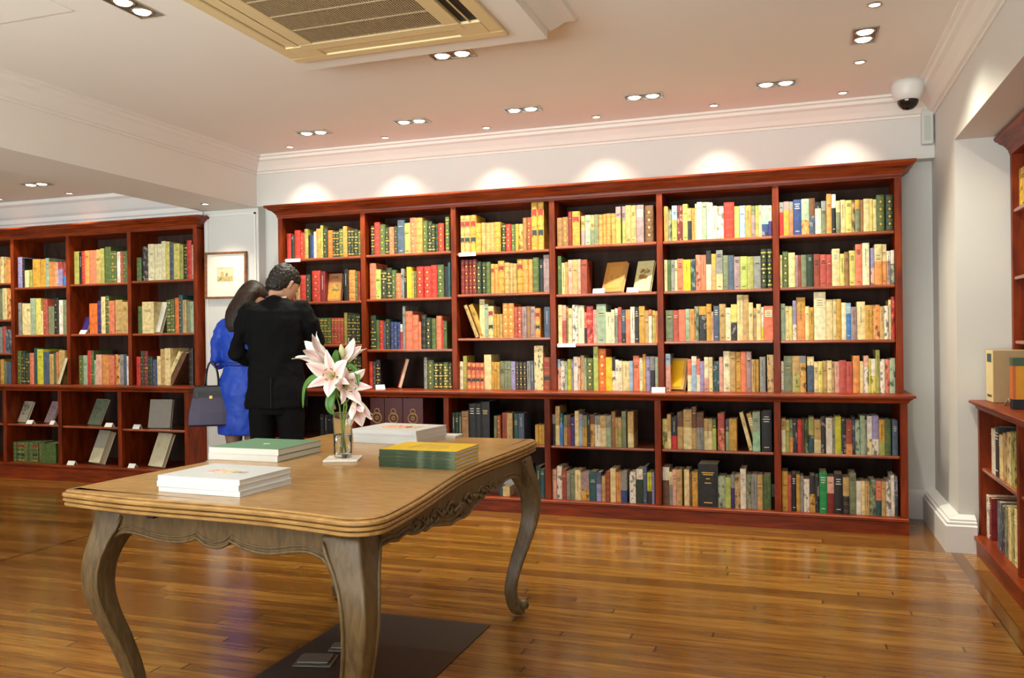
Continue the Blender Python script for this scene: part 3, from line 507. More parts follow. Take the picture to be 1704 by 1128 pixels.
# lower books of the right hand bookcase: spines face the room (-x)
RB=[(5.30,5.225,.232,'wh.p',6),(5.225,5.17,.232,'dr.w',6),(5.03,4.95,.25,'sl.p',6),(4.95,4.87,.245,'dk.p',6),(4.87,4.79,.26,'gg.p',6),(4.79,4.73,.26,'cr',6),(4.73,4.665,.285,'ol.p',6),(4.665,4.60,.28,'cr.w',6),
    (5.155,5.06,.24,'wh.w',5),(5.06,4.97,.262,'dk.w',5),(4.97,4.89,.226,'cr.w',5),(4.89,4.80,.245,'tn.p',5),(4.80,4.72,.258,'cr.p',5),(4.72,4.64,.27,'ol.p',5)]
UPB=[(5.31,5.24,.215,'ye.p',1.93),(5.24,5.17,.215,'or',1.93),(5.17,5.10,.212,'oc.p',1.93),(5.10,5.03,.22,'rd.b',1.93),(5.2,5.12,.23,'cr',1.555),(5.12,5.05,.23,'wh',1.555),(5.05,4.98,.25,'tn.p',1.555)]
for i,(ya,yb,h,code,r) in enumerate(RB+UPB):
    mb=MB(); mats=[]; w=ya-yb-.002; rng=random.Random(i+900); book_mesh(mb,w,h,h*.72,code,mats,rng)
    if r==6: z,xx=.104,1.01
    elif r==5: z,xx=.485,1.01
    else: z,xx=r,1.19
    if i>=8 and i<14: pass
    o=mb.build('book',mats); o.location=(xx,(ya+yb)/2,z); o.rotation_euler=(0,0,-PI/2)
    a,b2,fr,st=parse(code)
    rn={6:'bottom shelf',5:'upper base shelf'}.get(r,'top shelf' if r==1.93 else 'second shelf')
    j=sum(1 for q in (RB+UPB)[:i] if q[4]==r)
    tag(o,'%s%s book, %s from the pier on %s of right bookcase'%(STN[st],NAME[a],ORD[j],rn),'book','books on the %s of the right bookcase'%rn)

# ------------------------------------------------------------------ displayed and leaning books
def slab(mb,w,h,t,mats,cover,edge=PAPER,split=None,pic=None):
    """face-out book: cover faces -y, bottom centre at origin"""
    def mi(m):
        if m not in mats: mats.append(m)
        return mats.index(m)
    mb.box((-w/2,0,0),(w/2,.003,h),mi(cover)); mb.box((-w/2,t-.003,0),(w/2,t,h),mi(cover)); mb.box((-w/2,.003,0),(-w/2+.003,t-.003,h),mi(cover))
    mb.box((-w/2+.003,.003,.003),(w/2-.004,t-.003,h-.003),mi(edge))
    if split:
        mb.box((-w/2+.0005,-.0008,h*split[0]),(w/2-.0005,0,h*split[1]),mi(split[2]))
def display(x,y,z,w,h,t,yaw,tilt,cover,label,pic=None,split=None,group='books displayed face out',edge=PAPER,holder=True):
    mb=MB(); mats=[]; slab(mb,w,h,t,mats,cover,edge,split)
    mb.xf(Matrix.Rotation(-math.radians(tilt),4,'X'))
    root=mb.build('book',mats); root.location=(x,y,z); root.rotation_euler=(0,0,-math.radians(yaw))
    # sinks of the tilted back edge are avoided by lifting by the rotated thickness
    root.location.z+=t*math.sin(math.radians(tilt))*0+.001+ t*abs(math.sin(math.radians(-tilt)))
    tag(root,label,'book',group)
    if pic:
        for (px0,px1,pz0,pz1,m) in pic:
            p=MB(); p.box((px0*w,-.0014,pz0*h),(px1*w,-.0002,pz1*h)); p.xf(Matrix.Rotation(-math.radians(tilt),4,'X')); p.build('cover_picture',m,root)
    return root
def pmat(name,bg,fg,scale=25,th=.55):
    if name in MATS: return MATS[name]
    m,nt,b=new_mat(name); L=nt.links; tc=N(nt,'ShaderNodeTexCoord'); nz=N(nt,'ShaderNodeTexNoise'); nz.inputs['Scale'].default_value=scale; nz.inputs['Detail'].default_value=3
    L.new(tc.outputs['Object'],nz.inputs['Vector']); cr=N(nt,'ShaderNodeValToRGB'); E=cr.color_ramp.elements; E[0].position=th-.04; E[1].position=th+.03; E[0].color=(*lin(bg),1); E[1].color=(*lin(fg),1)
    L.new(nz.outputs[0],cr.inputs[0]); L.new(cr.outputs[0],b.inputs['Base Color']); b.inputs['Roughness'].default_value=.5; MATS[name]=m; return m
c_=lambda k:bmat(k)
display(-3.50,5.90,1.555,.128,.222,.03,0,9,simple('cover_orange_brown',(186,126,74),.5),'orange brown pictorial book face out between dark books, first bay, back bookcase',
  pic=[(-.42,.42,.06,.42,pmat('cover_meadow',(214,150,60),(120,132,60),30)),(-.3,.3,.80,.92,pmat('cover_title_brown',(170,112,66),(110,70,40),60)),(-.18,.22,.36,.62,pmat('cover_figure',(206,146,80),(128,126,52),40,.5))])
display(-1.245,5.93,1.557,.17,.235,.03,20,22,simple('cover_tan_leather',(196,136,62),.5),'tan board book face out behind white card, fourth bay, back bookcase',pic=[(-.3,.36,.12,.86,pmat('cover_tan_panel',(204,146,70),(186,124,56),9))])
display(-1.03,5.93,1.557,.135,.235,.024,20,20,simple('cover_ivory',(218,208,150),.5),'ivory book with small coloured picture face out, fourth bay, back bookcase',pic=[(-.28,.34,.40,.74,pmat('cover_small_figures',(216,206,158),(150,110,50),45,.5))])
display(-.80,5.905,.862,.135,.225,.035,22,18,simple('cover_tan_border',(206,160,90),.5),'yellow book with tan border leaning face out on ledge of back bookcase',pic=[(-.36,.36,.08,.92,simple('cover_yellow',(240,190,24),.5))])
display(-2.955,5.93,.862,.15,.235,.028,62,16,simple('cover_red_board',(176,52,36),.5),'red book stood open-edged at an angle on ledge, second bay, back bookcase')
display(-6.50,6.03,.862,.16,.25,.03,55,16,simple('cover_olive_board',(150,158,84),.5),'olive book angled on the ledge of left bookcase between two bays')
display(-6.27,6.10,1.33,.09,.16,.02,15,18,simple('cover_violet',(62,44,120),.5),'small violet book behind white card in left bookcase')
display(-5.43,6.07,1.325,.15,.285,.03,12,18,simple('cover_white_board',(236,232,216),.5),'white book leaning face out on second shelf of left bookcase')
display(-6.885,5.965,.505,.135,.20,.022,10,22,simple('cover_pale_sand',(196,184,158),.5),'sand coloured book with grey sketch, face out at lower left shelf',pic=[(-.44,.44,.34,.96,pmat('cover_grey_sketch',(176,172,156),(104,100,88),30))])
display(-6.575,5.975,.505,.12,.205,.02,10,24,simple('cover_dusty_mauve',(166,140,142),.5),'dusty mauve book face out beside the lower left divider',pic=[(-.4,.4,.1,.95,pmat('cover_mauve_pattern',(160,134,140),(130,108,118),30))])
display(-6.03,5.965,.498,.17,.245,.02,10,24,simple('cover_grey_green',(118,128,106),.5),'grey green book face out in the middle of left base shelf',pic=[(-.4,.4,.16,.95,pmat('cover_green_pattern',(112,122,100),(88,98,80),30))])
display(-5.30,5.965,.487,.22,.25,.03,-6,10,simple('cover_warm_grey',(150,144,134),.6),'plain warm grey album face out on upper right base shelf of left bookcase')
display(-6.00,5.935,.145,.17,.30,.06,14,22,simple('cover_cream_grey',(216,206,172),.5),'cream and grey book with thick pages face out on bottom shelf',split=(.45,1,simple('cover_band_grey',(170,168,152),.6)))
display(-5.32,5.935,.145,.19,.30,.035,12,22,simple('cover_parchment',(222,214,180),.5),'pale parchment book face out at bottom right of the left bookcase',pic=[(-.36,.36,.1,.9,pmat('cover_parchment_panel',(222,214,180),(206,196,160),12))])
# maroon volumes with gilt emblem on the upper base shelf
MAR=simple('maroon_leather',(84,26,28),.42,noise=.05); GD=simple('dull_gilt',(176,140,88),.4,.4,noise=0)
for i,(xa,xb) in enumerate(((-3.075,-2.957),(-2.953,-2.803),(-2.799,-2.634))):
    w=xb-xa; mb=MB(); mats=[]
    mb.box((-w/2,0,0),(w/2,.004,.318)); mb.box((-w/2,.004,0),(-w/2+.004,.24,.318)); mb.box((w/2-.004,.004,0),(w/2,.24,.318)); mb.box((-w/2+.004,.004,.004),(w/2-.004,.235,.312),1)
    o=bevel(mb.build('book',[MAR,PAPER]),.003,2); o.location=((xa+xb)/2,5.70,.486)
    tag(o,['maroon volume with gilt ring emblem, nearest the lilies, under the ledge','middle one of three maroon volumes with gilt ring emblems','maroon volume with gilt ring emblem, rightmost of three beside dark gap'][i],'book','maroon volumes with gilt emblems')
    em=MB()
    for cz,R,r in ((.165,.038,.0065),(.215,.020,.005),(.165,.012,.006)):
        em.tube([(R*math.cos(2*PI*q/24),-.001,cz+R*math.sin(2*PI*q/24)) for q in range(25)],r,6,cap=False)
    em.build('gilt_emblem',GD,o,smooth=True)
def lean(x,y,z,w,h,d,ang,code,label):
    mb=MB(); mats=[]; book_mesh(mb,w,h,d,code,mats,random.Random(x)); o=mb.build('book',mats); o.rotation_euler=(0,math.radians(ang),0)
    o.location=(x,y,z+abs(math.sin(math.radians(ang)))*w/2+.0005); tag(o,label,'book','leaning books'); return o
lean(-2.258,5.87,1.247,.026,.262,.18,-21,'tn','slim tan book leaning left, outer of the pair in third bay')
lean(-2.214,5.87,1.247,.034,.265,.18,-21,'oc','ochre book leaning left against the first pair partner in third bay')
lean(-.278,5.70,.485,.024,.258,.18,-14,'cr','slim cream book leaning left beside ochre book on upper base shelf')
lean(-.232,5.70,.485,.030,.25,.18,-14,'tn.t','tan book leaning left, nearer the mint volume on upper base shelf')
lean(-5.295,6.05,.862,.036,.33,.2,30,'cr','cream book leaning steeply right on the ledge, inner of the pair')
lean(-5.235,6.05,.862,.036,.325,.2,30,'br','brown edged book leaning steeply right on the ledge, outer of the pair')
st=STUFF.build('books',SMATS); tag(st,'remaining rows of small upright books filling the bookcase shelves','books','rows of books',kind='stuff')
# ------------------------------------------------------------------ cards and shelf labels
CARD=simple('white_card',(244,242,236),.6,noise=0)
def tent(x,y,z,w,label,yaw=0,h=.035,mat=CARD):
    mb=MB(); d=.022
    for s in (-1,1):
        a=[(-w/2,s*d,0),(w/2,s*d,0),(w/2,s*.001,h),(-w/2,s*.001,h)]; bq=[(p[0],p[1]-s*.0015,p[2]) for p in a]
        mb.quad(*a); mb.quad(*bq[::-1]); mb.quad(a[0],a[3],bq[3],bq[0]); mb.quad(a[1],bq[1],bq[2],a[2]); mb.quad(a[0],bq[0],bq[1],a[1]); mb.quad(a[2],bq[2],bq[3],a[3])
    o=mb.build('card',mat); o.location=(x,y,z); o.rotation_euler=(0,0,math.radians(yaw)); tag(o,label,'card','white price cards'); return o
for x,y,z,w,l,ya in ((-1.325,5.885,1.557,.085,'white tent card in front of the tan board book',0),(-1.08,5.885,1.557,.085,'white tent card in front of the ivory pictorial book',0),
  (-.885,5.73,.862,.09,'white tent card on ledge before the yellow book',8),(-3.03,5.78,.862,.07,'white tent card on ledge beside the angled red book',40),
  (-6.70,5.90,.505,.075,'white tent card between the two lower left displayed books',0),(-6.43,5.90,.505,.05,'white tent card tucked against the lower left divider',0),
  (-5.78,5.90,.498,.08,'white tent card right of grey green book',0),(-5.50,5.93,.487,.075,'pale grey tent card left of warm grey album',0),
  (-6.215,5.9,.145,.085,'white tent card left of the thick cream and grey book',0),(-5.53,5.9,.145,.075,'white tent card left of the parchment book',0),(-6.22,6.06,1.33,.075,'white tent card before the small violet book',0)):
    tent(x,y,z,w,l,ya)
for x0,x1,y,z,l in ((-3.90,-3.765,5.838,1.905,'white shelf label strip above the man, first bay'),(-2.385,-2.25,5.838,1.888,'white shelf label strip under brown leather books, third bay'),(-1.625,-1.49,5.838,1.20,'white shelf label strip under third shelf, fourth bay')):
    mb=MB(); mb.box((x0,y-.003,z-.026),(x1,y+.006,z-.002)); mb.box((x0,y-.003,z-.002),(x1,y+.03,z+.0005)); o=mb.build('shelf_label',CARD); tag(o,l,'label','white shelf label strips')
# ------------------------------------------------------------------ things on the right hand ledge
mb=MB(); mb.box((-.085,0,0),(.085,.27,.285)); o=bevel(mb.build('slipcase',simple('slipcase_tan',(176,150,108),.7,noise=.04)),.003); o.location=(1.02,5.225,.8625); o.rotation_euler=(0,0,-PI/2)
tag(o,'tall tan slipcase with cream spine standing on the right ledge','box')
mb=MB(); mb.box((-.084,-.002,.002),(.084,0,.283)); mb.build('spine',simple('slipcase_cream',(226,206,150),.6),o)
mb=MB(); mb.box((-.05,-.0035,.22),(.05,-.002,.265)); mb.build('spine_label',simple('slipcase_green',(44,66,64),.5),o)
mb=MB(); mb.box((-.05,-.0035,.028),(.05,-.002,.040)); mb.build('spine_label',simple('slipcase_green',(44,66,64),.5),o)
mb=MB(); t=.06; w=.22; h=.255
mb.box((-t/2,0,0),(t/2,w,h)); o=mb.build('book',simple('jacket_yellow',(226,158,40),.45)); o.location=(1.02,4.74,.8625); o.rotation_euler=(0,0,-PI/2)
tag(o,'yellow jacketed book with green top band on the right ledge','book')
for a,b_,m in (((-t/2-.001,-.001,h-.04),(t/2+.001,w+.001,h+.001),simple('jacket_green',(70,96,70),.5)),((-t/2-.001,-.001,0),(t/2+.001,w*.45,.05),simple('jacket_black',(24,26,30),.5)),((-t/2-.0012,-.0012,.05),(t/2+.0012,.012,h-.04),simple('jacket_orange',(206,110,54),.5))):
    mb=MB(); mb.box(a,b_); mb.build('jacket_band',m,o)
for zz in (.175,.125):
    for k in range(2):
        mb=MB(); mb.box((t/2,.07+.02*k,zz-.02),(t/2+.0015,.08+.02*k,zz+.012)); mb.build('jacket_lettering',simple('jacket_ink',(96,34,30),.5),o)
tent(1.06,4.98,.8625,.06,'white tent card on the right ledge beside tan slipcase',70)
mb=MB(); mb.quad((0,-.04,0),(0,.04,0),(0,0,.085)); mb.quad((.03,-.04,0),(.03,0,.085),(.03,.04,0)); mb.quad((0,-.04,0),(0,0,.085),(.03,0,.085),(.03,-.04,0)); mb.quad((0,.04,0),(.03,.04,0),(.03,0,.085),(0,0,.085)); mb.quad((0,-.04,0),(.03,-.04,0),(.03,.04,0),(0,.04,0))
o=mb.build('stand',simple('stand_yellow',(214,180,84),.5)); o.location=(1.07,4.86,.8625); tag(o,'small yellow triangular book stand on the right ledge','stand')
# framed white picture leaning in the right bookcase
r=empty('framed_print',(1.02,4.40,.104)); tag(r,'white framed print leaning on bottom shelf of the right bookcase','picture')
mb=MB(); mb.box((0,-.15,0),(.02,.15,.025)); mb.box((0,-.15,.275),(.02,.15,.3)); mb.box((0,-.15,.025),(.02,-.125,.275)); mb.box((0,.125,.025),(.02,.15,.275)); mb.build('frame',TRIM,r)
mb=MB(); mb.box((.006,-.125,.025),(.014,.125,.275)); mb.build('print',pmat('print_grey_green',(92,102,92),(62,72,66),20),r)
mb=MB(); mb.box((-.26,0,0),(.26,.09,.345)); o=mb.build('box_file',simple('box_grey_green',(150,150,128),.7)); o.location=(1.235,4.91,.105); o.rotation_euler=(0,0,-PI/2); tag(o,'tall grey green box file behind small books, bottom shelf at right','box')
# ------------------------------------------------------------------ ceiling fixtures
CHROME=simple('brushed_nickel',(190,186,176),.25,.9,noise=0)
DARKIN=simple('lamp_recess',(120,112,100),.35,.6,noise=0)
GLOW=simple('lamp_glow',(255,240,215),.5,emit=(1.0,.86,.66),es=9,noise=0)
GLOWS=simple('small_lamp_glow',(255,240,215),.5,emit=(1.0,.88,.70),es=7,noise=0)
def twin(x,y,rot,label,z=ZC,power=38,tx=0,ty=0,lit=(1,1)):
    r=empty('twin_downlight',(x,y,z),rot); tag(r,label,'ceiling light','twin recessed downlights')
    mb=MB(); L,Wd=.125,.065
    mb.box((-L,-Wd,-.006),(L,-Wd+.009,0)); mb.box((-L,Wd-.009,-.006),(L,Wd,0)); mb.box((-L,-Wd+.009,-.006),(-L+.009,Wd-.009,0)); mb.box((L-.009,-Wd+.009,-.006),(L,Wd-.009,0)); mb.build('frame',CHROME,r)
    mb=MB(); mb.box((-L+.009,-Wd+.009,-.002),(L-.009,Wd-.009,0)); mb.build('recess',DARKIN,r)
    for s in (-1,1):
        mb=MB(); mb.lathe([(.001,-.012),(.034,-.010),(.04,-.003)],(s*.058,0,0),24); mb.lathe([(.040,-.003),(.047,-.008),(.05,-.003)],(s*.058,0,0),24,1); mb.build('lamp',[GLOW,CHROME],r,smooth=True)
    c,s_=math.cos(rot),math.sin(rot)
    for q in (-1,1):
        spot((x+c*q*.058,y+s_*q*.058,z-.03),(x+c*q*.058+tx,y+s_*q*.058+ty,0),power/2,110,1.0)
def small(x,y,label,z=ZC,power=16,tx=0,ty=.62,ang=84):
    r=empty('mini_downlight',(x,y,z)); tag(r,label,'ceiling light','small round downlights')
    mb=MB(); mb.lathe([(.024,-.001),(.028,-.005),(.036,-.004),(.038,0)],(0,0,0),24); mb.build('ring',CHROME,r,smooth=True)
    mb=MB(); mb.lathe([(.0005,-.004),(.024,-.003)],(0,0,0),24); mb.build('lamp',GLOWS,r)
    spot((x,y,z-.02),(x+tx,y+ty,0),power,ang,1.0,(1,.86,.66),.015)
nm=['leftmost','second','third','fourth','rightmost']
for i,(x,y) in enumerate(((-3.39,5.46),(-2.57,5.43),(-1.735,5.42),(-.91,5.41),(-.093,5.43))):
    twin(x,y,0.05,'twin ceiling downlight, %s of the row above the back bookcase'%nm[i],ty=.38,power=62)
for i,x in enumerate((-3.82,-2.97,-2.14,-1.31,-.50,.31)):
    small(x,5.80,'small round downlight nearest the back wall, %s from left'%ORD[i])
small(.37,5.18,'small round downlight between camera dome row and bright twin lamp',tx=.8,ty=0); small(.375,4.30,'small round downlight at top right edge of the view',tx=.8,ty=0); 
twin(.36,4.72,PI/2,'bright twin downlight near the right wall',tx=.75,power=46)
twin(-1.755,4.232,.03,'twin downlight close to the air conditioning unit',power=40)
twin(-2.88,3.11,PI/2,'twin downlight at top left of the view',power=46)
# further lamps of the same grid, behind the camera
for x,y in ((-1.0,1.3),(-2.9,1.0),(-.2,-.9),(-2.6,-1.0)): spot((x,y,ZC-.03),(x,y,0),22,120,1.0)
for x,y in ((.36,2.9),(.36,1.6)): spot((x,y,ZC-.03),(x+.7,y,0),42,110,1.0)
# left room
for i,(x,y) in enumerate(((-6.93,5.8),(-6.1,5.8))): small(x,y,['small round downlight at the far left edge','small round downlight over the left bookcase'][i],z=2.58)
small(-4.605,5.75,'small round downlight under the beam above the framed print',z=2.385,power=17,ty=.5)
twin(-5.99,5.36,.03,'twin downlight over the left bookcase',z=2.58,ty=.5,power=26); twin(-6.86,5.36,.03,'twin downlight at the far left edge of the view',z=2.58,ty=.5,power=26)
for x,y in ((-6.4,3.4),(-6.4,1.0),(-7.3,4.2)): spot((x,y,2.55),(x,y,0),20,120,1.0)
# air conditioner
ACM=simple('ac_cream_plastic',(222,200,150),.45,noise=.015); ACD=simple('ac_dark_slot',(20,18,16),.6,noise=0)
ac=empty('air_conditioner',(-1.81,3.12,2.67)); tag(ac,'cream ceiling cassette air conditioner with slotted square grille','air conditioner')
mb=MB(); h=.565
def ringq(mb,a,b,z0,z1):
    for s in ((-b,-b,b,-a),(-b,a,b,b),(-b,-a,-a,a),(a,-a,b,a)): mb.box((s[0],s[1],z0),(s[2],s[3],z1))
ringq(mb,.50,h,-.018,0); 
o=bevel(mb.build('panel',ACM,ac),.006)
mb=MB(); ringq(mb,.335,.41,-.022,-.0); bevel(mb.build('inner_frame',ACM,ac),.004)
mb=MB(); mb.box((-.5,-.5,-.006),(.5,.5,-.001)); mb.build('slot_backing',ACD,ac)
for k in range(4):
    mb=MB(); a=k*PI/2; M4=Matrix.Rotation(a,4,'Z')
    mb.box((-.36,.425,-.016),(.36,.455,-.012)); mb.box((-.36,.462,-.012),(.36,.492,-.008)); mb.box((-.50,.41,-.018),(-.36,.50,-.003)); mb.box((.36,.41,-.018),(.50,.50,-.003)) if False else None
    if k==3:
        mb=MB(); mb.box((-.36,.452,-.016),(.36,.458,-.010))
    mb.xf(M4); mb.build('louvre',ACM,ac)
for k in range(4):
    mb=MB(); M4=Matrix.Rotation(k*PI/2,4,'Z'); mb.box((.36,.41,-.0185),(.50,.50,-.004)); mb.box((.41,.36,-.0185),(.50,.41,-.004)); mb.xf(M4); mb.build('corner_plate',ACM,ac)
mb=MB()
for i in range(60): x=-.335+.67*i/59; mb.box((x-.0028,-.335,-.018),(x+.0028,.335,-.008))
for i in range(5): y=-.335+.67*i/4; mb.box((-.335,y-.005,-.0195),(.335,y+.005,-.010))
mb.build('grille',simple('ac_grille',(176,156,122),.5,noise=0),ac)
# dome camera and wall sensor
r=empty('dome_camera',(.68,5.70,ZC)); tag(r,'white ceiling dome security camera with smoked bubble','security camera')
mb=MB(); mb.lathe([(0,-.001),(.095,0),(.095,-.03),(.088,-.075),(.075,-.11),(.058,-.118),(.0,-.118)],(0,0,0),36); mb.build('housing',simple('camera_white',(220,218,214),.4,noise=0),r,smooth=True)
mb=MB(); mb.lathe([(.062,-.112),(.060,-.13),(.05,-.15),(.03,-.168),(.0,-.174)],(0,0,0),32); mb.build('dome',simple('smoked_dome',(24,20,18),.1,noise=0),r,smooth=True)
r=empty('alarm_sensor',(.835,6.08,2.59)); tag(r,'pale grey rectangular alarm box high in the right corner','sensor')
mb=MB(); mb.box((-.035,-.05,-.115),(.035,0,.115)); bevel(mb.build('case',simple('sensor_white',(204,206,200),.5,noise=0),r),.008,2)
mb=MB(); mb.box((-.02,-.052,-.09),(.02,-.05,.07)); mb.build('cover',simple('sensor_grey',(186,190,184),.5,noise=0),r)
# framed print on the pier
r=empty('framed_print',(-4.668,6.1,1.818)); r.rotation_euler=(0,math.radians(0.6),0); tag(r,'small print in a brown wooden frame hanging on the white pier','picture')
FR=wood('frame_wood',(96,54,24),(150,94,48),.35,(3,3,3),10,.2); mb=MB(); a,b_,t=.215,.202,.018
mb.box((-a,-.03,-b_),(a,0,-b_+t)); mb.box((-a,-.03,b_-t),(a,0,b_)); mb.box((-a,-.03,-b_+t),(-a+t,0,b_-t)); mb.box((a-t,-.03,-b_+t),(a,0,b_-t)); bevel(mb.build('frame',FR,r),.003)
mb=MB(); mb.box((-a+t,-.012,-b_+t),(a-t,-.004,b_-t)); mb.build('mount',simple('mount_board',(240,234,218),.7,noise=0),r)
mb=MB(); mb.box((-.095,-.0135,-.055),(.075,-.012,.07)); mb.build('print',simple('print_paper',(222,206,168),.7,noise=.05,scale=30),r)
mb=MB(); mb.box((-.088,-.0145,-.048),(.068,-.0135,-.01)); mb.box((-.05,-.0145,-.01),(-.02,-.0135,.03)); mb.box((-.005,-.0145,-.01),(.018,-.0135,.024)); mb.box((-.088,-.0145,.062),(.068,-.0135,.065)); mb.build('sketch',pmat('print_sketch',(206,180,120),(120,128,92),40),r)

# ------------------------------------------------------------------ floor mat and floor sockets
mb=MB(); mb.box((-1.91,2.30,.0005),(-1.265,3.40,.004)); o=mb.build('floor_mat',simple('dark_mat',(34,23,16),.45,noise=.1,scale=30)); tag(o,'dark rectangular mat on the floorboards beneath the oak table','mat')
GM=simple('socket_grey',(112,106,100),.4,.5,noise=0)
for x,y,w,l in ((-1.77,2.82,.075,'grey floor socket plate on dark mat, nearer the viewer'),(-1.74,2.97,.05,'smaller grey floor socket plate behind the larger one')):
    r=empty('floor_socket',(x,y,.004),.25); tag(r,l,'floor socket','floor sockets under the table')
    mb=MB(); mb.box((-w,-w*.8,0),(w,w*.8,.006)); bevel(mb.build('plate',GM,r),.002)
    mb=MB(); mb.box((-w*.8,-w*.6,.006),(w*.8,w*.6,.016)); bevel(mb.build('lid',GM,r),.003)

# ------------------------------------------------------------------ the oak table
TL=[Vector((-2.232,2.062)),Vector((-1.030,1.922)),Vector((-1.122,3.700)),Vector((-2.215,3.69))]   # NL NR FR FL
def T2(u,v): return TL[0]*(1-u)*(1-v)+TL[1]*u*(1-v)+TL[2]*u*v+TL[3]*(1-u)*v
tb=empty('table',(-1.65,2.85,0)); tag(tb,'antique oak draw-leaf table with cabriole legs and carved scalloped aprons','table')
org=Vector((-1.65,2.85))
def outline(inset,n=26,r=.10):
    """serpentine rounded outline; inset in metres"""
    pts=[]; Lx,Ly=1.17,1.70
    RR={'NL':.03,'NR':.105,'FR':.05,'FL':.05}
    def add(u,v,nx,ny):
        p=T2(u,v); pts.append((p,Vector((nx,ny))))
    def side(t): # inward bow along a long side, flat ends at corners
        return .040*math.sin(PI*t)**1.5*(1)+ -.006*math.sin(3*PI*t)
    seq=[]
    def arc(k,cu,cv,a0):
        r_=RR[k]; su_,sv_=(1 if cu else -1),(1 if cv else -1)
        for i in range(1,6):
            a=a0+PI/2*i/6; seq.append((cu-su_*r_/Lx+r_/Lx*math.cos(a),cv-sv_*r_/Ly+r_/Ly*math.sin(a),math.cos(a),math.sin(a)))
    def lp(a,b,t): return a+(b-a)*t
    for i in range(n+1):
        t=i/n; seq.append((lp(RR['NL']/Lx,1-RR['NR']/Lx,t),(.014*math.sin(2*PI*t)-.004*math.sin(PI*t))/Ly*-1*-1 if False else -(.014*math.sin(2*PI*t)*-1+.004*math.sin(PI*t))/Ly*-1,0,-1))
    arc('NR',1,0,-PI/2)
    for i in range(n+1):
        t=i/n; seq.append((1-side(t)/Lx,lp(RR['NR']/Ly,1-RR['FR']/Ly,t),1,0))
    arc('FR',1,1,0)
    for i in range(n+1):
        t=i/n; seq.append((lp(1-RR['FR']/Lx,RR['FL']/Lx,t),1-(.008*math.sin(PI*t))/Ly,0,1))
    arc('FL',0,1,PI/2)
    for i in range(n+1):
        t=i/n; seq.append((side(t)/Lx*.8,lp(1-RR['FL']/Ly,RR['NL']/Ly,t),-1,0))
    arc('NL',0,0,PI)
    return [(T2(u,v)-org-Vector((nx,ny))*inset) for u,v,nx,ny in seq]
def slabprof(prof,name,mat):
    mb=MB(); rings=[]
    for ins,z in prof: rings.append([(p.x,p.y,z) for p in outline(ins)])
    mb.loft(rings,0,True); return mb.build(name,mat,tb)
def reed(z0,z1,o,d=.011):
    zc=(z0+z1)/2; r=(z1-z0)/2
    return [(o+d,z0),(o+.003,z0+r*.25),(o,zc-r*.35),(o,zc+r*.35),(o+.003,z1-r*.25),(o+d,z1)]
top=[(.06,.757)]+reed(.7575,.7735,0,.012)+[(.009,.7765),(.013,.7795),(.02,.780),(.06,.780)]
slabprof(top,'tabletop',OAK)
leaf=[(.08,.728)]+reed(.728,.7425,.006,.014)+reed(.743,.7570,.002,.012)+[(.06,.757)]
slabprof(leaf,'draw_leaf',OAK)
# aprons: scalloped boards
CN=dict(NL=Vector((-2.14,2.115)),NR=Vector((-1.106,1.985)),FR=Vector((-1.125,3.60)),FL=Vector((-2.15,3.60)))
FPR=[(0,.45),(.03,.55),(.05,.60),(.075,.628),(.11,.645),(.14,.649),(.175,.647),(.212,.642),(.25,.637),(.289,.635),(.33,.636),(.364,.640),(.40,.650),(.419,.657),(.435,.648),(.452,.640),(.475,.636),(.494,.635),(.515,.640),(.532,.648),(.547,.661),(.575,.650),(.605,.642),(.645,.637),(.685,.637),(.725,.643),(.763,.651),(.80,.656),(.82,.657),(.845,.653),(.869,.645),(.885,.632),(.899,.612),(.91,.567),(.925,.45),(1,.45)]
SPR=[(0,.45),(.03,.53),(.04,.60),(.05,.64),(.066,.655),(.09,.662),(.127,.660),(.155,.650),(.175,.658),(.195,.659),(.215,.648),(.246,.640),(.262,.645),(.278,.635),(.31,.640),(.347,.628),(.38,.618),(.409,.608),(.435,.612),(.462,.612),(.49,.606),(.518,.610),(.54,.622),(.563,.628),(.59,.642),(.61,.638),(.635,.648),(.66,.645),(.68,.659),(.72,.661),(.745,.650),(.77,.661),(.80,.662),(.857,.655),(.89,.64),(.92,.60),(.95,.53),(.97,.45),(1,.45)]
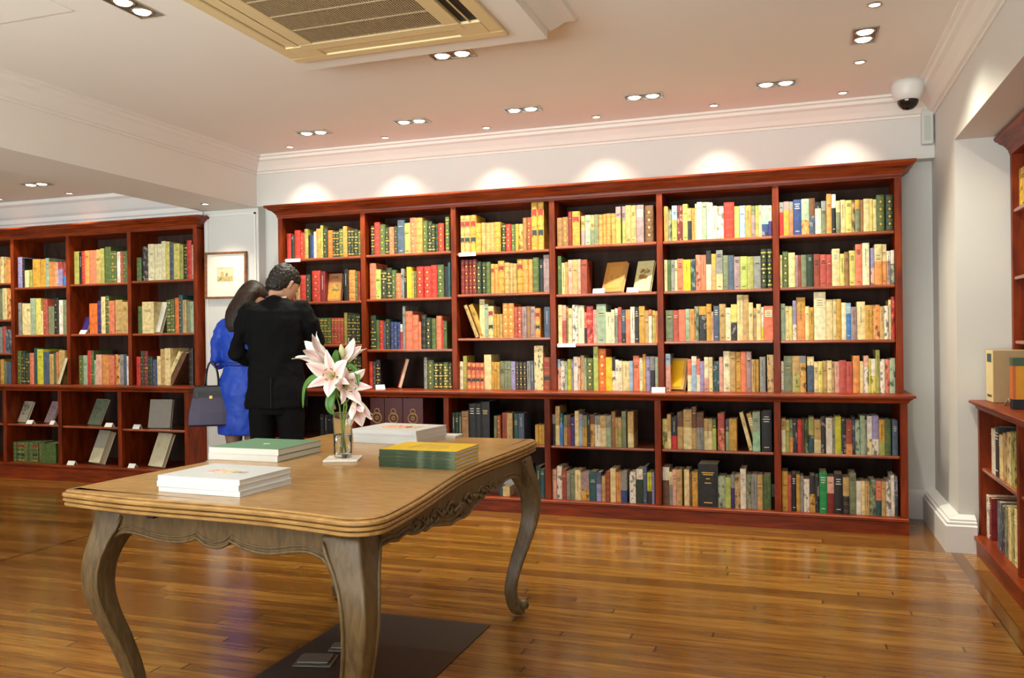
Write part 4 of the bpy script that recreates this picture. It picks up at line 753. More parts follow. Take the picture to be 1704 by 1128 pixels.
def apron(A,B,prof,name,mirror=False,carve=False):
    A=A-org;B=B-org; d=(B-A); Ln=d.length; d.normalize(); n=Vector((d.y,-d.x)) # outward (right of travel)
    root_mb=MB()
    P=[(s*Ln,z) for s,z in prof if .035<s<.925] if not carve else [(s*Ln,z) for s,z in prof if .04<=s<=.93]
    # resample smoothly
    S=[]
    for i in range(len(P)-1):
        for k in range(4):
            t=k/4; S.append((P[i][0]*(1-t)+P[i+1][0]*t,P[i][1]*(1-t)+P[i+1][1]*t))
    S.append(P[-1])
    def pt(s,off,z): q=A+d*s+n*off; return (q.x,q.y,z)
    of=-.012; ob=-.034; mbv=root_mb
    for i in range(len(S)-1):
        (s0,z0),(s1,z1)=S[i],S[i+1]; zt=.729
        mbv.quad(pt(s0,of,z0),pt(s1,of,z1),pt(s1,of,zt),pt(s0,of,zt))
        mbv.quad(pt(s0,ob,z0),pt(s0,ob,zt),pt(s1,ob,zt),pt(s1,ob,z1))
        mbv.quad(pt(s0,of,z0),pt(s0,ob,z0),pt(s1,ob,z1),pt(s1,of,z1))
        mbv.quad(pt(s0,of,zt),pt(s1,of,zt),pt(s1,ob,zt),pt(s0,ob,zt))
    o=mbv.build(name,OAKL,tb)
    # raised beading that follows the scalloped edge
    bd=MB(); bd.tube([pt(s,of+.001,z+.003) for s,z in S],.0052,8); bd.tube([pt(s,of+.0005,z+.019) for s,z in S],.0034,6)
    bd.build('edge_moulding',OAKL,o,smooth=True)
    if carve:
        cv=MB(); c=.46*Ln
        # central shell: fan of flutes, with scrolling leaves on both sides
        for k in range(9):
            a=math.radians(-64+16*k); L=.058 if k%2==0 else .05
            p0=(c+.006*math.sin(a),.668); p1=(c+L*math.sin(a),.668-L*math.cos(a)*.9+.006)
            cv.tube([pt(p0[0],of,p0[1]),pt((p0[0]+p1[0])/2,of+.010,(p0[1]+p1[1])/2),pt(p1[0],of+.002,p1[1])],[.003,.0068,.0055],8)
        for sgn in (-1,1):
            for j,(ds,z,R) in enumerate(((.10,.668,.026),(.17,.676,.020),(.235,.680,.016),(.30,.676,.022),(.37,.684,.014))):
                pts=[]
                for q in range(14):
                    a=q/13*1.7*PI; rr=R*(1-.06*q)
                    pts.append(pt(c+sgn*(ds-rr*math.cos(a)),of+.004+.002*math.sin(a),z-rr*.75*math.sin(a)))
                cv.tube(pts,[.0055-.0002*q for q in range(14)],7)
            pts=[pt(c+sgn*(.05+.38*q/20),of+.003,.672+.016*math.sin(q*.9)) for q in range(21)]
            cv.tube(pts,[.006-.0002*q for q in range(21)],7)
            for j in range(6):
                s0=.08+.055*j; z0=.650+.010*(j%2)
                cv.tube([pt(c+sgn*s0,of+.001,z0+.014),pt(c+sgn*(s0+.02),of+.008,z0+.002),pt(c+sgn*(s0+.036),of+.001,z0-.006)],[.003,.007,.002],7)
        cv.build('carving',OAKL,o,smooth=True)
    return o
apron(CN['NL'],CN['NR'],FPR,'apron'); apron(CN['NR'],CN['FR'],SPR,'apron',carve=True)
apron(CN['FR'],CN['FL'],FPR,'apron'); apron(CN['FL'],CN['NL'],SPR,'apron',carve=True)
# cabriole legs
LEG=[ # z, outer-corner offset along the diagonal (+ outward, per axis), width
 (.729,0,.128),(.70,.002,.124),(.66,.008,.112),(.62,.017,.096),(.57,.027,.084),(.52,.032,.078),(.47,.031,.074),(.42,.022,.070),(.37,.008,.066),(.32,-.008,.064),(.27,-.025,.059),(.22,-.040,.055),(.17,-.053,.051),(.13,-.059,.049),(.095,-.058,.048),(.065,-.050,.050),(.04,-.038,.054),(.022,-.030,.052),(.012,-.03,.04)]
def leg(c,sx,sy):
    c=c-org; mb=MB(); rings=[]
    for z,off,w in LEG:
        ox_,oy_=c.x+sx*off,c.y+sy*off; ix,iy=ox_-sx*w,oy_-sy*w; ring=[]
        # square section with rounded corners and a ridge on the outer corner
        k=.30; cs=[(ox_,oy_,1),(ix,oy_,0),(ix,iy,0),(ox_,iy,0)]
        if sx*sy<0: cs=[cs[0],cs[3],cs[2],cs[1]]
        for q in range(4):
            p=Vector(cs[q][:2]); a=Vector(cs[q-1][:2]); b2=Vector(cs[(q+1)%4][:2]); kk=.14 if cs[q][2] else .12
            pa=p.lerp(a,kk); pb=p.lerp(b2,kk)
            ring.append((pa.x,pa.y,z)); m_=(pa+pb)/2; mm=m_.lerp(p,.55); ring.append((mm.x,mm.y,z)); ring.append((pb.x,pb.y,z))
        rings.append(ring)
    mb.loft(rings); 
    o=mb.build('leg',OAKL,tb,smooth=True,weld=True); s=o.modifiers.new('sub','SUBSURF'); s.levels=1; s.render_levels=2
    # scroll foot curling outward
    fx,fy=c.x+sx*(-.030),c.y+sy*(-.030); dv=Vector((sx,sy,0)).normalized(); ax=Vector((-dv.y,dv.x,0))
    f=MB(); cc=Vector((fx-sx*.012,fy-sy*.012,.056)); 
    for wd,R in ((.026,.020),(.030,.013),(.033,.006)):
        f.tube([cc-ax*wd,cc-ax*wd*.9,cc+ax*wd*.9,cc+ax*wd],[R*.85,R,R,R*.85],18)
    f.build('scroll_foot',OAKL,o,smooth=True)
    # beading on the inner edges of the two outward faces
    bd=MB(); pa=[];pb=[]
    for z,off,w in LEG[1:-3]:
        X,Y=c.x+sx*off,c.y+sy*off; pa.append((X-sx*w*.93,Y+sy*.0,z)); pb.append((X+sx*.0,Y-sy*w*.93,z))
    bd.tube(pa,.0058,8,up=(0,1,0)); bd.tube(pb,.0058,8,up=(0,1,0)); bd.build('edge_moulding',OAKL,o,smooth=True)
leg(CN['NL'],-1,-1); leg(CN['NR'],1,-1); leg(CN['FR'],1,1); leg(CN['FL'],-1,1)
mb=MB()
for x in (-1.85,-1.42): mb.box((x-.012-org.x,2.02-org.y+.02,.716),(x+.012-org.x,2.06-org.y+.03,.7285))
mb.build('leaf_lug',simple('dark_iron',(40,30,24),.5,.4),tb)
# ------------------------------------------------------------------ stacks of books lying on the table
def stack(x,y,rz,w,d,ths,cov,spine,lab,pics=None,z=.7805,jit=.003,grp=None,pagecol=PAPER,cat='book'):
    """spine towards -y, cover on top; several copies"""
    rng=random.Random(x); zz=z
    for i,t in enumerate(ths):
        mb=MB(); mb.box((-w/2,-d/2,0),(w/2,d/2,.0022)); mb.box((-w/2,-d/2,t-.0022),(w/2,d/2,t),0); mb.box((-w/2,-d/2,.0022),(w/2,-d/2+.0025,t-.0022),1); 
        mb.box((-w/2,-d/2,0.0001),(w/2,-d/2-.0004,t),1)
        o=mb.build('book',[cov,spine]); o.location=(x+rng.uniform(-jit,jit),y+rng.uniform(-jit,jit),zz); o.rotation_euler=(0,0,rz+rng.uniform(-.008,.008)); 
        p=MB(); p.box((-w/2+.003,-d/2+.0025,.0022),(w/2-.0015,d/2-.002,t-.0022)); p.build('page_block',pagecol,o)
        n=len(ths); pos='top' if i==n-1 else ('bottom' if i==0 else ORD[i]+' from bottom')
        tag(o,lab%pos,cat,grp)
        if i==n-1 and pics:
            for nme,m,pts in pics:
                q=MB(); q.v=[(a*w,b*d,t+.0004) for a,b in pts]; q.f=[tuple(range(len(pts)))]; q.m=[0]; q.v+=[(a,b,c-.0003) for a,b,c in q.v]; k=len(pts)
                q.f+=[(j,j+k,(j+1)%k+k,(j+1)%k) for j in range(k)]; q.m+=[0]*k; q.build(nme,m,o)
        zz+=t+.0002
WHB=simple('white_book_cover',(216,219,222),.35,noise=.008); WHP=simple('white_page_edges',(214,210,206),.7,noise=.02,scale=80)
el=lambda cx,cy,rx,ry,n=18:[(cx+rx*math.cos(2*PI*i/n),cy+ry*math.sin(2*PI*i/n)) for i in range(n)]
stack(-1.732,2.245,-.045,.315,.255,(.017,.017,.017),WHB,WHB,'white book with faint red motif, %s of the stack nearest the front edge',
  [('cover_motif',pmat('motif_red',(226,150,128),(240,226,220),90,.5),el(-.10,-.02,.09,.13)),('cover_motif',pmat('motif_gold',(226,196,120),(240,232,214),80,.5),el(.05,-.02,.06,.13)),('cover_title',pmat('motif_dark',(120,96,84),(210,196,180),120,.5),[(.12,-.08),(.27,-.08),(.27,.03),(.12,.03)])],grp='white books, front of table',pagecol=WHP)
GRC=simple('sage_green_cover',(98,142,112),.45,noise=.02)
stack(-2.045,2.91,-.02,.325,.30,(.024,.024),GRC,simple('white_spine',(222,220,214),.5,noise=.01),'green topped book with white spine, %s of pair at left of table',[('cover_motif',simple('cover_pale_motif',(206,212,190),.5),el(.02,-.02,.05,.035))],grp='green topped books',pagecol=WHP)
GS=pmat('green_striped_spine',(32,54,20),(84,98,70),9,.55)
stack(-1.298,2.865,-.015,.305,.225,(.0128,)*5,simple('yellow_cover',(236,196,20),.4,noise=.03),GS,'slim yellow paperback with dark green spine, %s of five',[('cover_motif',pmat('cover_yellow_motif',(226,172,24),(206,180,60),60,.5),[(-.25,-.2),(.3,-.2),(.2,.25),(-.2,.25)])],grp='yellow and green paperbacks',pagecol=WHP,jit=.0015)
stack(-1.735,3.505,-.09,.335,.28,(.021,.019,.021),WHB,WHB,'white art book, %s of stack behind the lily vase',[('cover_motif',pmat('motif_blossom',(226,130,110),(228,220,190),70,.5),el(-.05,0,.22,.26)),('cover_motif',pmat('motif_green',(150,160,110),(232,214,190),60,.5),el(.22,.02,.10,.2))],grp='white art books, rear of table',pagecol=WHP)
mb=MB(); mb.box((-.07,-.05,0),(.07,.05,.012)); o=mb.build('book',[WHP]); o.location=(-1.575,3.66,.7805); tag(o,'small white booklet lying behind the rear stack of art books','book')
# ------------------------------------------------------------------ vase, tile and lilies
VX,VY=-1.672,2.875
mb=MB(); mb.box((-.066,-.066,0),(.066,.066,.009)); o=bevel(mb.build('coaster',simple('white_tile',(232,228,220),.3,noise=0)),.002); o.location=(VX,VY,.7805); o.rotation_euler=(0,0,.35); tag(o,'square white tile under the glass vase','coaster')
def glass(name,rgb,ior=1.45,rough=0):
    m,nt,b=new_mat(name); b.inputs['Base Color'].default_value=(*rgb,1); b.inputs['Transmission Weight'].default_value=1; b.inputs['IOR'].default_value=ior; b.inputs['Roughness'].default_value=rough; return m
vz=.7898
vase=empty('vase',(VX,VY,vz)); tag(vase,'clear straight glass vase holding the lilies on white tile','vase')
mb=MB(); mb.lathe([(0,0),(.031,0),(.0335,.003),(.0345,.012),(.0375,.172),(.0382,.174),(.0368,.175),(.0355,.172),(.0325,.016),(.030,.013),(0,.012)],(0,0,0),40); mb.build('glass',glass('clear_glass',(.97,.99,.98)),vase,smooth=True,weld=True)
mb=MB(); mb.lathe([(0,.0135),(.0298,.0138),(.0320,.017),(.0338,.085),(.0,.086)],(0,0,0),40); mb.build('water',glass('water',(.96,.98,.93),1.33),vase,smooth=True,weld=True)
# lilies
def petal_mat():
    m,nt,b=new_mat('lily_petal'); L=nt.links; uv=N(nt,'ShaderNodeUVMap'); sp=N(nt,'ShaderNodeSeparateXYZ'); L.new(uv.outputs[0],sp.inputs[0])
    a=N(nt,'ShaderNodeMath',operation='SUBTRACT'); L.new(sp.outputs[0],a.inputs[0]); a.inputs[1].default_value=.5
    b1=N(nt,'ShaderNodeMath',operation='ABSOLUTE'); L.new(a.outputs[0],b1.inputs[0])
    cr=N(nt,'ShaderNodeValToRGB'); E=cr.color_ramp.elements; E[0].position=0; E[0].color=(*lin((236,176,182)),1); E[1].position=.42; E[1].color=(*lin((252,246,240)),1); e=E.new(.07); e.color=(*lin((242,206,206)),1); e=E.new(.22); e.color=(*lin((246,224,220)),1); L.new(b1.outputs[0],cr.inputs[0])
    c2=N(nt,'ShaderNodeValToRGB'); E=c2.color_ramp.elements; E[0].position=.0; E[0].color=(*lin((226,222,140)),1); E[1].position=.28; E[1].color=(1,1,1,1); L.new(sp.outputs[1],c2.inputs[0])
    mx=N(nt,'ShaderNodeMix',data_type='RGBA',blend_type='MULTIPLY'); mx.inputs[0].default_value=1; L.new(cr.outputs[0],mx.inputs[6]); L.new(c2.outputs[0],mx.inputs[7]); L.new(mx.outputs[2],b.inputs['Base Color'])
    b.inputs['Roughness'].default_value=.45; b.inputs['Subsurface Weight'].default_value=.15; b.inputs['Subsurface Radius'].default_value=(.01,.006,.005); return m
PET=petal_mat(); STEM=simple('stem_green',(120,152,64),.45,noise=.05); LEAF=simple('leaf_green',(74,122,44),.4,noise=.12,scale=40); ANT=simple('anther_rust',(150,78,30),.6); BUD=simple('bud_green_pink',(206,204,150),.5,noise=.08)
def frame_from(axis):
    a=Vector(axis).normalized(); u=Vector((0,0,1)) if abs(a.z)<.9 else Vector((0,1,0)); x=a.cross(u).normalized(); y=x.cross(a).normalized()
    return a,x,y
def tepal(base,a,x,y,phi,L,Wd,open0,curl,twist=0):
    nu,nv=9,14; mb=MB(); rd=x*math.cos(phi)+y*math.sin(phi); sd=a.cross(rd).normalized(); p=Vector(base); ang=math.radians(open0); st=L/(nv-1); rows=[]
    for j in range(nv):
        t=j/(nv-1); wv=Wd*math.sin(PI*min(1,(.10+.90*t)))**.75*(1-.25*t) if t<.999 else .0008
        wv=max(wv,.0015); dirv=a*math.cos(ang)+rd*math.sin(ang); nr=rd*math.cos(ang)-a*math.sin(ang); row=[]
        for i in range(nu):
            s=(i/(nu-1)-.5)*2; cup=-.22*wv*s*s*(1-t*.6); wav=.0022*math.sin(t*14+phi*3+i)*abs(s)*t
            row.append(p+sd*(s*wv/2)-nr*(cup)*1.0+nr*wav+nr*(.0012*(1-abs(s))))
        rows.append(row); p=p+dirv*st; ang+=math.radians(curl)*(t**1.3)*1.0/(nv-1)*2.0
    n=len(mb.v); mb.uv=[]
    for r_ in rows: mb.v+=[tuple(q) for q in r_]
    for j in range(nv-1):
        for i in range(nu-1):
            mb.f.append((n+j*nu+i,n+j*nu+i+1,n+(j+1)*nu+i+1,n+(j+1)*nu+i)); mb.m.append(0)
            for (ii,jj) in ((i,j),(i+1,j),(i+1,j+1),(i,j+1)): mb.uv.append((ii/(nu-1),jj/(nv-1)))
    return mb
lily=empty('lily_bouquet',(VX,VY,vz)); tag(lily,'pink and white lilies with green leaves arranged in the glass vase','flowers')
def W2(p): return Vector(p)-Vector((VX,VY,vz))
def blossom(c,axis,L=.105,Wd=.042,open0=22,curl=62,roll=0,name='blossom',stam=True,sub=6):
    c=W2(c); a,x,y=frame_from(axis); base=c-a*.03; e=MB(); e.tube([base-a*.012,base,base+a*.02],[.003,.006,.004],8); bl=e.build(name,STEM,lily,smooth=True)
    for k in range(sub):
        w=Wd if k%2==0 else Wd*.72; t=tepal(base,a,x,y,roll+k*2*PI/sub,L*(1 if k%2==0 else .96),w,open0+(3 if k%2 else 0),curl*(1 if k%2==0 else 1.1))
        t.build('petal',PET,bl,smooth=True)
    if stam:
        s=MB(); an=MB()
        for k in range(6):
            ph=roll+.5+k*PI/3; rd=x*math.cos(ph)+y*math.sin(ph); p0=base; p1=base+a*.035+rd*.008; p2=base+a*.065+rd*.022; s.tube([p0,p1,p2],.0012,6); t=a.cross(rd).normalized(); an.tube([p2-t*.007,p2,p2+t*.007],[.0012,.0024,.0012],6)
        s.tube([base,base+a*.04,base+a*.078],.0016,6); an2=MB(); s.build('stamens',simple('stamen_pale',(214,220,150),.5),bl,smooth=True); an.build('anthers',ANT,bl,smooth=True)
    return bl
F=[((-1.752,2.865,1.172),(-.62,-.45,.62),.3),((-1.690,2.825,1.112),(.28,-.92,.16),.1),((-1.628,2.835,1.075),(.80,-.52,-.05),.6)]
blossom(*F[0][:2],L=.148,Wd=.066,open0=18,curl=60,roll=.25); blossom(*F[1][:2],L=.134,Wd=.062,open0=32,curl=60,roll=.45); blossom(*F[2][:2],L=.122,Wd=.058,open0=30,curl=62,roll=.1)
blossom((-1.655,2.90,1.185),(.45,.35,.75),L=.104,Wd=.052,open0=14,curl=46,roll=.8,stam=False)
blossom((-1.590,2.85,.985),(.50,-.35,-.72),L=.098,Wd=.066,open0=24,curl=14,roll=.2,stam=False)
def stemto(pts,r=.0034,par=lily): mb=MB(); mb.tube([W2(p) for p in pts],r,8); return mb.build('stem',STEM,par,smooth=True)
stemto([(VX+.01,VY,vz+.018),(VX-.005,VY,vz+.12),(VX-.012,VY,vz+.2),(-1.70,2.87,1.05),(-1.742,2.868,1.15)])
stemto([(VX-.012,VY+.01,vz+.018),(VX+.004,VY,vz+.14),(VX+.008,VY,vz+.21),(-1.678,2.86,1.03),(-1.694,2.842,1.09)])
stemto([(VX+.003,VY-.012,vz+.018),(VX+.012,VY-.005,vz+.15),(VX+.02,VY,vz+.2),(-1.65,2.86,1.02),(-1.642,2.842,1.07)])
stemto([(-1.66,2.87,.99),(-1.63,2.868,1.035),(-1.605,2.862,1.035),(-1.594,2.853,1.0)],.0022)
stemto([(-1.668,2.87,1.02),(-1.66,2.885,1.1),(-1.658,2.9,1.16)],.0026)
mb=MB(); b0=W2((-1.735,2.86,.985)); mb.tube([b0,b0+Vector((.012,0,.008)),b0+Vector((.03,0,.006)),b0+Vector((.042,0,-.004))],[.003,.011,.012,.003],10); mb.build('bud',simple('bud_pink',(224,176,168),.5),lily,smooth=True)
mb=MB(); b0=W2((-1.668,2.88,1.18)); mb.tube([b0,b0+Vector((-.006,0,.025)),b0+Vector((-.004,-.01,.05))],[.009,.014,.004],10); mb.build('bud',BUD,lily,smooth=True)
def leaf(pts,w,nrm):
    pts=[W2(p) for p in pts]
    # smooth centre line
    C=[]; n=14
    for i in range(n+1):
        t=i/n*(len(pts)-1); k=min(int(t),len(pts)-2); f=t-k; p0=pts[max(k-1,0)];p1=pts[k];p2=pts[k+1];p3=pts[min(k+2,len(pts)-1)]
        C.append(.5*((2*p1)+(p2-p0)*f+(2*p0-5*p1+4*p2-p3)*f*f+(3*p1-p0-3*p2+p3)*f**3))
    mb=MB(); nr=Vector(nrm).normalized(); rows=[]
    for i,c in enumerate(C):
        t=(C[min(i+1,n)]-C[max(i-1,0)]).normalized(); s=t.cross(nr).normalized(); ww=max(.0006,w*math.sin(PI*i/n)**.7); rows.append([c-s*ww/2,c-s*ww*.25-nr*.002,c-nr*.004,c+s*ww*.25-nr*.002,c+s*ww/2])
    k=len(mb.v)
    for r_ in rows: mb.v+=[tuple(q) for q in r_]
    for i in range(n):
        for j in range(4): mb.f.append((k+i*5+j,k+i*5+j+1,k+(i+1)*5+j+1,k+(i+1)*5+j)); mb.m.append(0)
    o=mb.build('leaf',LEAF,lily,smooth=True); s=o.modifiers.new('t','SOLIDIFY'); s.thickness=.0008; return o
leaf([(-1.70,2.86,1.07),(-1.76,2.83,1.105),(-1.805,2.82,1.07),(-1.815,2.82,.985)],.034,(-.5,-.8,.3))
leaf([(-1.672,2.85,1.075),(-1.685,2.82,1.04),(-1.690,2.81,.995),(-1.680,2.82,.962)],.036,(.3,-.9,.2))
leaf([(-1.66,2.85,1.10),(-1.62,2.83,1.150),(-1.585,2.83,1.13),(-1.575,2.83,1.07)],.022,(.3,-.6,.7))
leaf([(-1.675,2.88,1.12),(-1.69,2.86,1.17),(-1.68,2.85,1.21)],.03,(.2,-.9,.1))
leaf([(-1.66,2.87,1.03),(-1.64,2.84,1.075),(-1.665,2.82,1.11)],.02,(.4,-.8,.1))
# ------------------------------------------------------------------ people
SKIN=simple('skin',(206,156,126),.5,noise=.02); SUIT=simple('black_suit_cloth',(13,13,15),.85,noise=.08,scale=90,spec=.15); SHIRT=simple('white_shirt',(226,224,220),.6,noise=0)
DRESS=simple('cobalt_blue_dress',(22,70,190),.55,noise=.08,scale=14); HAIRD=wood('dark_hair',(16,10,8),(58,40,32),.5,(1,1,.12),90,0,.5,.35); HAIRM=simple('black_brown_hair',(36,29,26),.62,noise=.25,scale=60)
TIGHT=simple('tan_tights',(140,104,84),.55,noise=.02); SHOE=simple('black_shoe',(22,20,20),.3,noise=0)
def el_ring(cx,cy,z,rx,ry,n=24,tilt=0,sq=1.0):
    r=[]
    for i in range(n):
        a=2*PI*i/n; c,s=math.cos(a),math.sin(a); c=abs(c)**sq*(1 if c>0 else -1); s=abs(s)**sq*(1 if s>0 else -1)
        r.append((cx+rx*c,cy+ry*s,z+tilt*ry*s))
    return r
def remesh(o,v=.008,sm=3):
    m=o.modifiers.new('remesh','REMESH'); m.mode='VOXEL'; m.voxel_size=v; m.use_smooth_shade=True
    if sm: s=o.modifiers.new('smooth','SMOOTH'); s.factor=.5; s.iterations=sm
    return o
def head_parts(mb,hair,c,pitch,yaw,R=1.0,long=False):
    """adds a head to mb and hair to hair; c = base of skull pivot"""
    Mh=Matrix.Translation(c)@Matrix.Rotation(yaw,4,'Z')@Matrix.Rotation(-pitch,4,'X')@Matrix.Scale(R,4)
    n=len(mb.v)
    # skull/face rings from chin up; face towards +y, pivot at (0,0,0) = top of neck
    prof=[(-.035,.062,.022,.028),(-.022,.056,.040,.046),(0,.040,.056,.066),(.03,.028,.066,.080),(.06,.020,.072,.090),(.09,.012,.076,.096),(.12,.006,.077,.098),(.15,.0,.072,.092),(.175,-.004,.058,.074),(.192,-.006,.034,.044),(.198,-.006,.010,.012)]
    mb.loft([el_ring(0,y,z,rx,ry,24) for z,y,rx,ry in prof])
    mb.tube([(0,.100,.092),(0,.118,.070),(0,.128,.052),(0,.112,.044)],[.007,.010,.013,.006],10)      # nose
    for s in (-1,1):
        mb.tube([(s*.012,.108,.052),(s*.016,.104,.05)],[.009,.007],8)
        mb.tube([(s*.045,.082,.100),(s*.02,.106,.104)],[.009,.008],8)                                # brow
        mb.tube([(s*.078,.008,.050),(s*.086,-.004,.068),(s*.088,-.008,.088),(s*.080,.0,.098)],[.007,.012,.013,.006],10)  # ear
    mb.tube([(-.024,.092,.018),(0,.104,.020),(.024,.092,.018)],[.005,.009,.005],8)                    # lips
    mb.tube([(0,.088,-.016),(0,.093,-.010)],[.014,.012],8)                                            # chin
    mb.xf(Mh,n)
    h=len(hair.v)
    cap=[(-.02,-.046,.046,.040),(.005,-.046,.060,.052),(.035,-.040,.070,.066),(.055,-.030,.077,.080),(.085,-.020,.084,.094),(.115,-.012,.086,.104),(.145,-.006,.084,.104),(.175,-.004,.072,.092),(.198,-.006,.048,.062),(.208,-.006,.016,.02)]
    hair.loft([el_ring(0,y,z,rx,ry,28) for z,y,rx,ry in cap]); hair.xf(Mh,h)
    return Mh
def hand(mb,wrist,fwd,palm_n,side,size=1.0,curl=.6):
    """five separate fingers; fwd = direction of the fingers, palm_n = direction the palm faces, side = thumb side"""
    f=Vector(fwd).normalized(); p=Vector(palm_n).normalized(); s=f.cross(p).normalized()*side; w=Vector(wrist); k=size
    mb.tube([w-f*.01*k,w+f*.03*k,w+f*.065*k,w+f*.088*k],[(.027*k,.019*k),(.036*k,.017*k),(.042*k,.015*k),(.038*k,.012*k)],14,up=tuple(p))
    for i,(off,L) in enumerate(((.030,.070),(.010,.080),(-.010,.075),(-.029,.058))):
        b=w+f*.082*k+s*off*k; a=0; pts=[b-f*.015*k,b]; q=b
        for j,fr in enumerate((.45,.32,.23)):
            a+=curl*(.55+.25*j); q=q+(f*math.cos(a)+p*math.sin(a))*L*fr*k; pts.append(q)
        mb.tube(pts,[.009*k,.009*k,.0085*k,.0078*k,.0062*k],8)
    b=w+f*.022*k+s*.030*k; mb.tube([b-s*.012*k,b+s*.018*k+f*.018*k,b+s*.028*k+f*.045*k+p*.014*k,b+s*.024*k+f*.068*k+p*.026*k],[.013*k,.0115*k,.010*k,.0075*k],8)
# ---- man
PM=(-3.44,5.02,0); YM=.36
body=MB(); hair=MB()
body.loft([el_ring(0,0,.86,.15,.10),el_ring(0,0,.98,.155,.105),el_ring(0,0,1.12,.145,.10),el_ring(0,.0,1.28,.165,.11),el_ring(0,.0,1.40,.17,.10),el_ring(0,.01,1.47,.10,.075),el_ring(0,.02,1.50,.058,.058)])
body.tube([(0,.015,1.45),(0,.035,1.52),(0,.062,1.58)],[.062,.056,.056],16)
Mh=head_parts(body,hair,Vector((.0,.050,1.545)),.72,-.62,1.08)
LA=[(-.175,.0,1.43),(-.235,-.005,1.30),(-.275,.0,1.13),(-.20,.16,1.08),(-.10,.28,1.10)]
RA=[(.175,.0,1.43),(.235,.01,1.33),(.275,.05,1.22),(.20,.20,1.17),(.10,.30,1.16)]
for A in (LA,RA): body.tube(A,[.048,.046,.042,.036,.028],14)
hand(body,(-.10,.28,1.10),(.75,.62,.12),(.1,.2,1),-1,1.0,.55); hand(body,(.10,.30,1.16),(-.75,.6,-.05),(-.2,.1,-1),-1,1.0,.55)
for s in (-1,1): body.tube([(s*.09,0,.92),(s*.095,.01,.70),(s*.095,.015,.48),(s*.095,-.01,.28),(s*.095,-.015,.08)],[.085,.080,.056,.056,.038],16); body.tube([(s*.095,-.03,.045),(s*.10,.05,.04),(s*.105,.15,.028)],[(.036,.036),(.042,.034),(.036,.022)],14)
man=remesh(body.build('person',SKIN),.007,2); man.location=PM; man.rotation_euler=(0,0,YM); man.scale=(1.0,1.0,1.025)
tag(man,'man in a black suit seen from behind, head bowed, standing before the bookcase','person')
hm=remesh(hair.build('hair',HAIRM,man),.006,1)
dt=bpy.data.textures.new('hair_locks','CLOUDS'); dt.noise_scale=.018; dm=hm.modifiers.new('locks','DISPLACE'); dm.texture=dt; dm.strength=.02; dm.mid_level=.5
def eyes(Mh,par,R=1.0):
    for s in (-1,1):
        e=MB(); e.lathe([(0,-.0115),(.006,-.0098),(.010,-.0055),(.0115,0),(.010,.0055),(.006,.0098),(0,.0115)],(0,0,0),16); e.xf(Mh@Matrix.Translation((s*.032,.094,.082))); e.build('eye',simple('eye_white',(230,226,220),.2,noise=0),par,smooth=True)
eyes(Mh,man)
j=MB()
j.loft([el_ring(0,-.006,.76,.215,.150),el_ring(0,-.004,.84,.212,.150),el_ring(0,0,.95,.198,.142),el_ring(0,.0,1.06,.188,.135),el_ring(0,.0,1.16,.193,.135),el_ring(0,-.004,1.27,.208,.142),el_ring(0,-.006,1.36,.218,.138),el_ring(0,-.004,1.42,.212,.122),el_ring(0,.0,1.455,.175,.100),el_ring(0,.008,1.485,.115,.082),el_ring(0,.018,1.505,.074,.070)])
j.tube([(-.165,0,1.415)]+LA[1:-1]+[(-.115,.265,1.098)],[.078,.070,.064,.056,.050],18); j.tube([(.165,0,1.415)]+RA[1:-1]+[(.115,.285,1.162)],[.078,.070,.064,.056,.050],18)
for s in (-1,1): j.tube([(s*.13,0,1.44),(s*.185,0,1.425),(s*.222,0,1.38)],[.055,.068,.058],14)
j.tube([(-.07,-.03,1.49),(-.04,-.058,1.505),(0,-.066,1.51),(.04,-.058,1.505),(.07,-.03,1.49)],[.014]*5,10)
jk=remesh(j.build('suit_jacket',SUIT,man),.010,5)
dt2=bpy.data.textures.new('cloth_folds','CLOUDS'); dt2.noise_scale=.12; dm=jk.modifiers.new('folds','DISPLACE'); dm.texture=dt2; dm.strength=.036; dm.mid_level=.5
mb=MB(); mb.box((-.002,-.164,.77),(.002,-.146,.97)); mb.build('jacket_vent',simple('vent_shadow_cloth',(10,10,12),.8,noise=0),man)
t=MB(); t.loft([el_ring(0,0,.72,.18,.125),el_ring(0,0,.84,.178,.13),el_ring(0,0,.98,.165,.12)])
for s in (-1,1): t.tube([(s*.088,0,.86),(s*.098,0,.70),(s*.102,.005,.48),(s*.102,-.01,.28),(s*.102,-.012,.10),(s*.102,-.008,.055)],[(.098,.112),(.096,.110),(.080,.088),(.072,.08),(.068,.078),(.068,.08)],18)
remesh(t.build('trousers',SUIT,man),.010,3)
mb=MB(); mb.tube([(.062*math.cos(a),.030+.060*math.sin(a),1.512+.010*math.sin(a)) for a in [2*PI*i/20 for i in range(21)]],.010,8,cap=False); mb.build('shirt_collar',SHIRT,man,smooth=True)
for s in (-1,1):
    mb=MB(); mb.loft([el_ring(s*.105,.045,.0,.046,.135,20,0,.8),el_ring(s*.105,.045,.02,.048,.138,20,0,.8),el_ring(s*.105,.040,.045,.045,.125,20),el_ring(s*.105,.0,.075,.042,.075,20),el_ring(s*.105,-.02,.10,.038,.05,20)]); mb.build('shoe',SHOE,man,smooth=True)
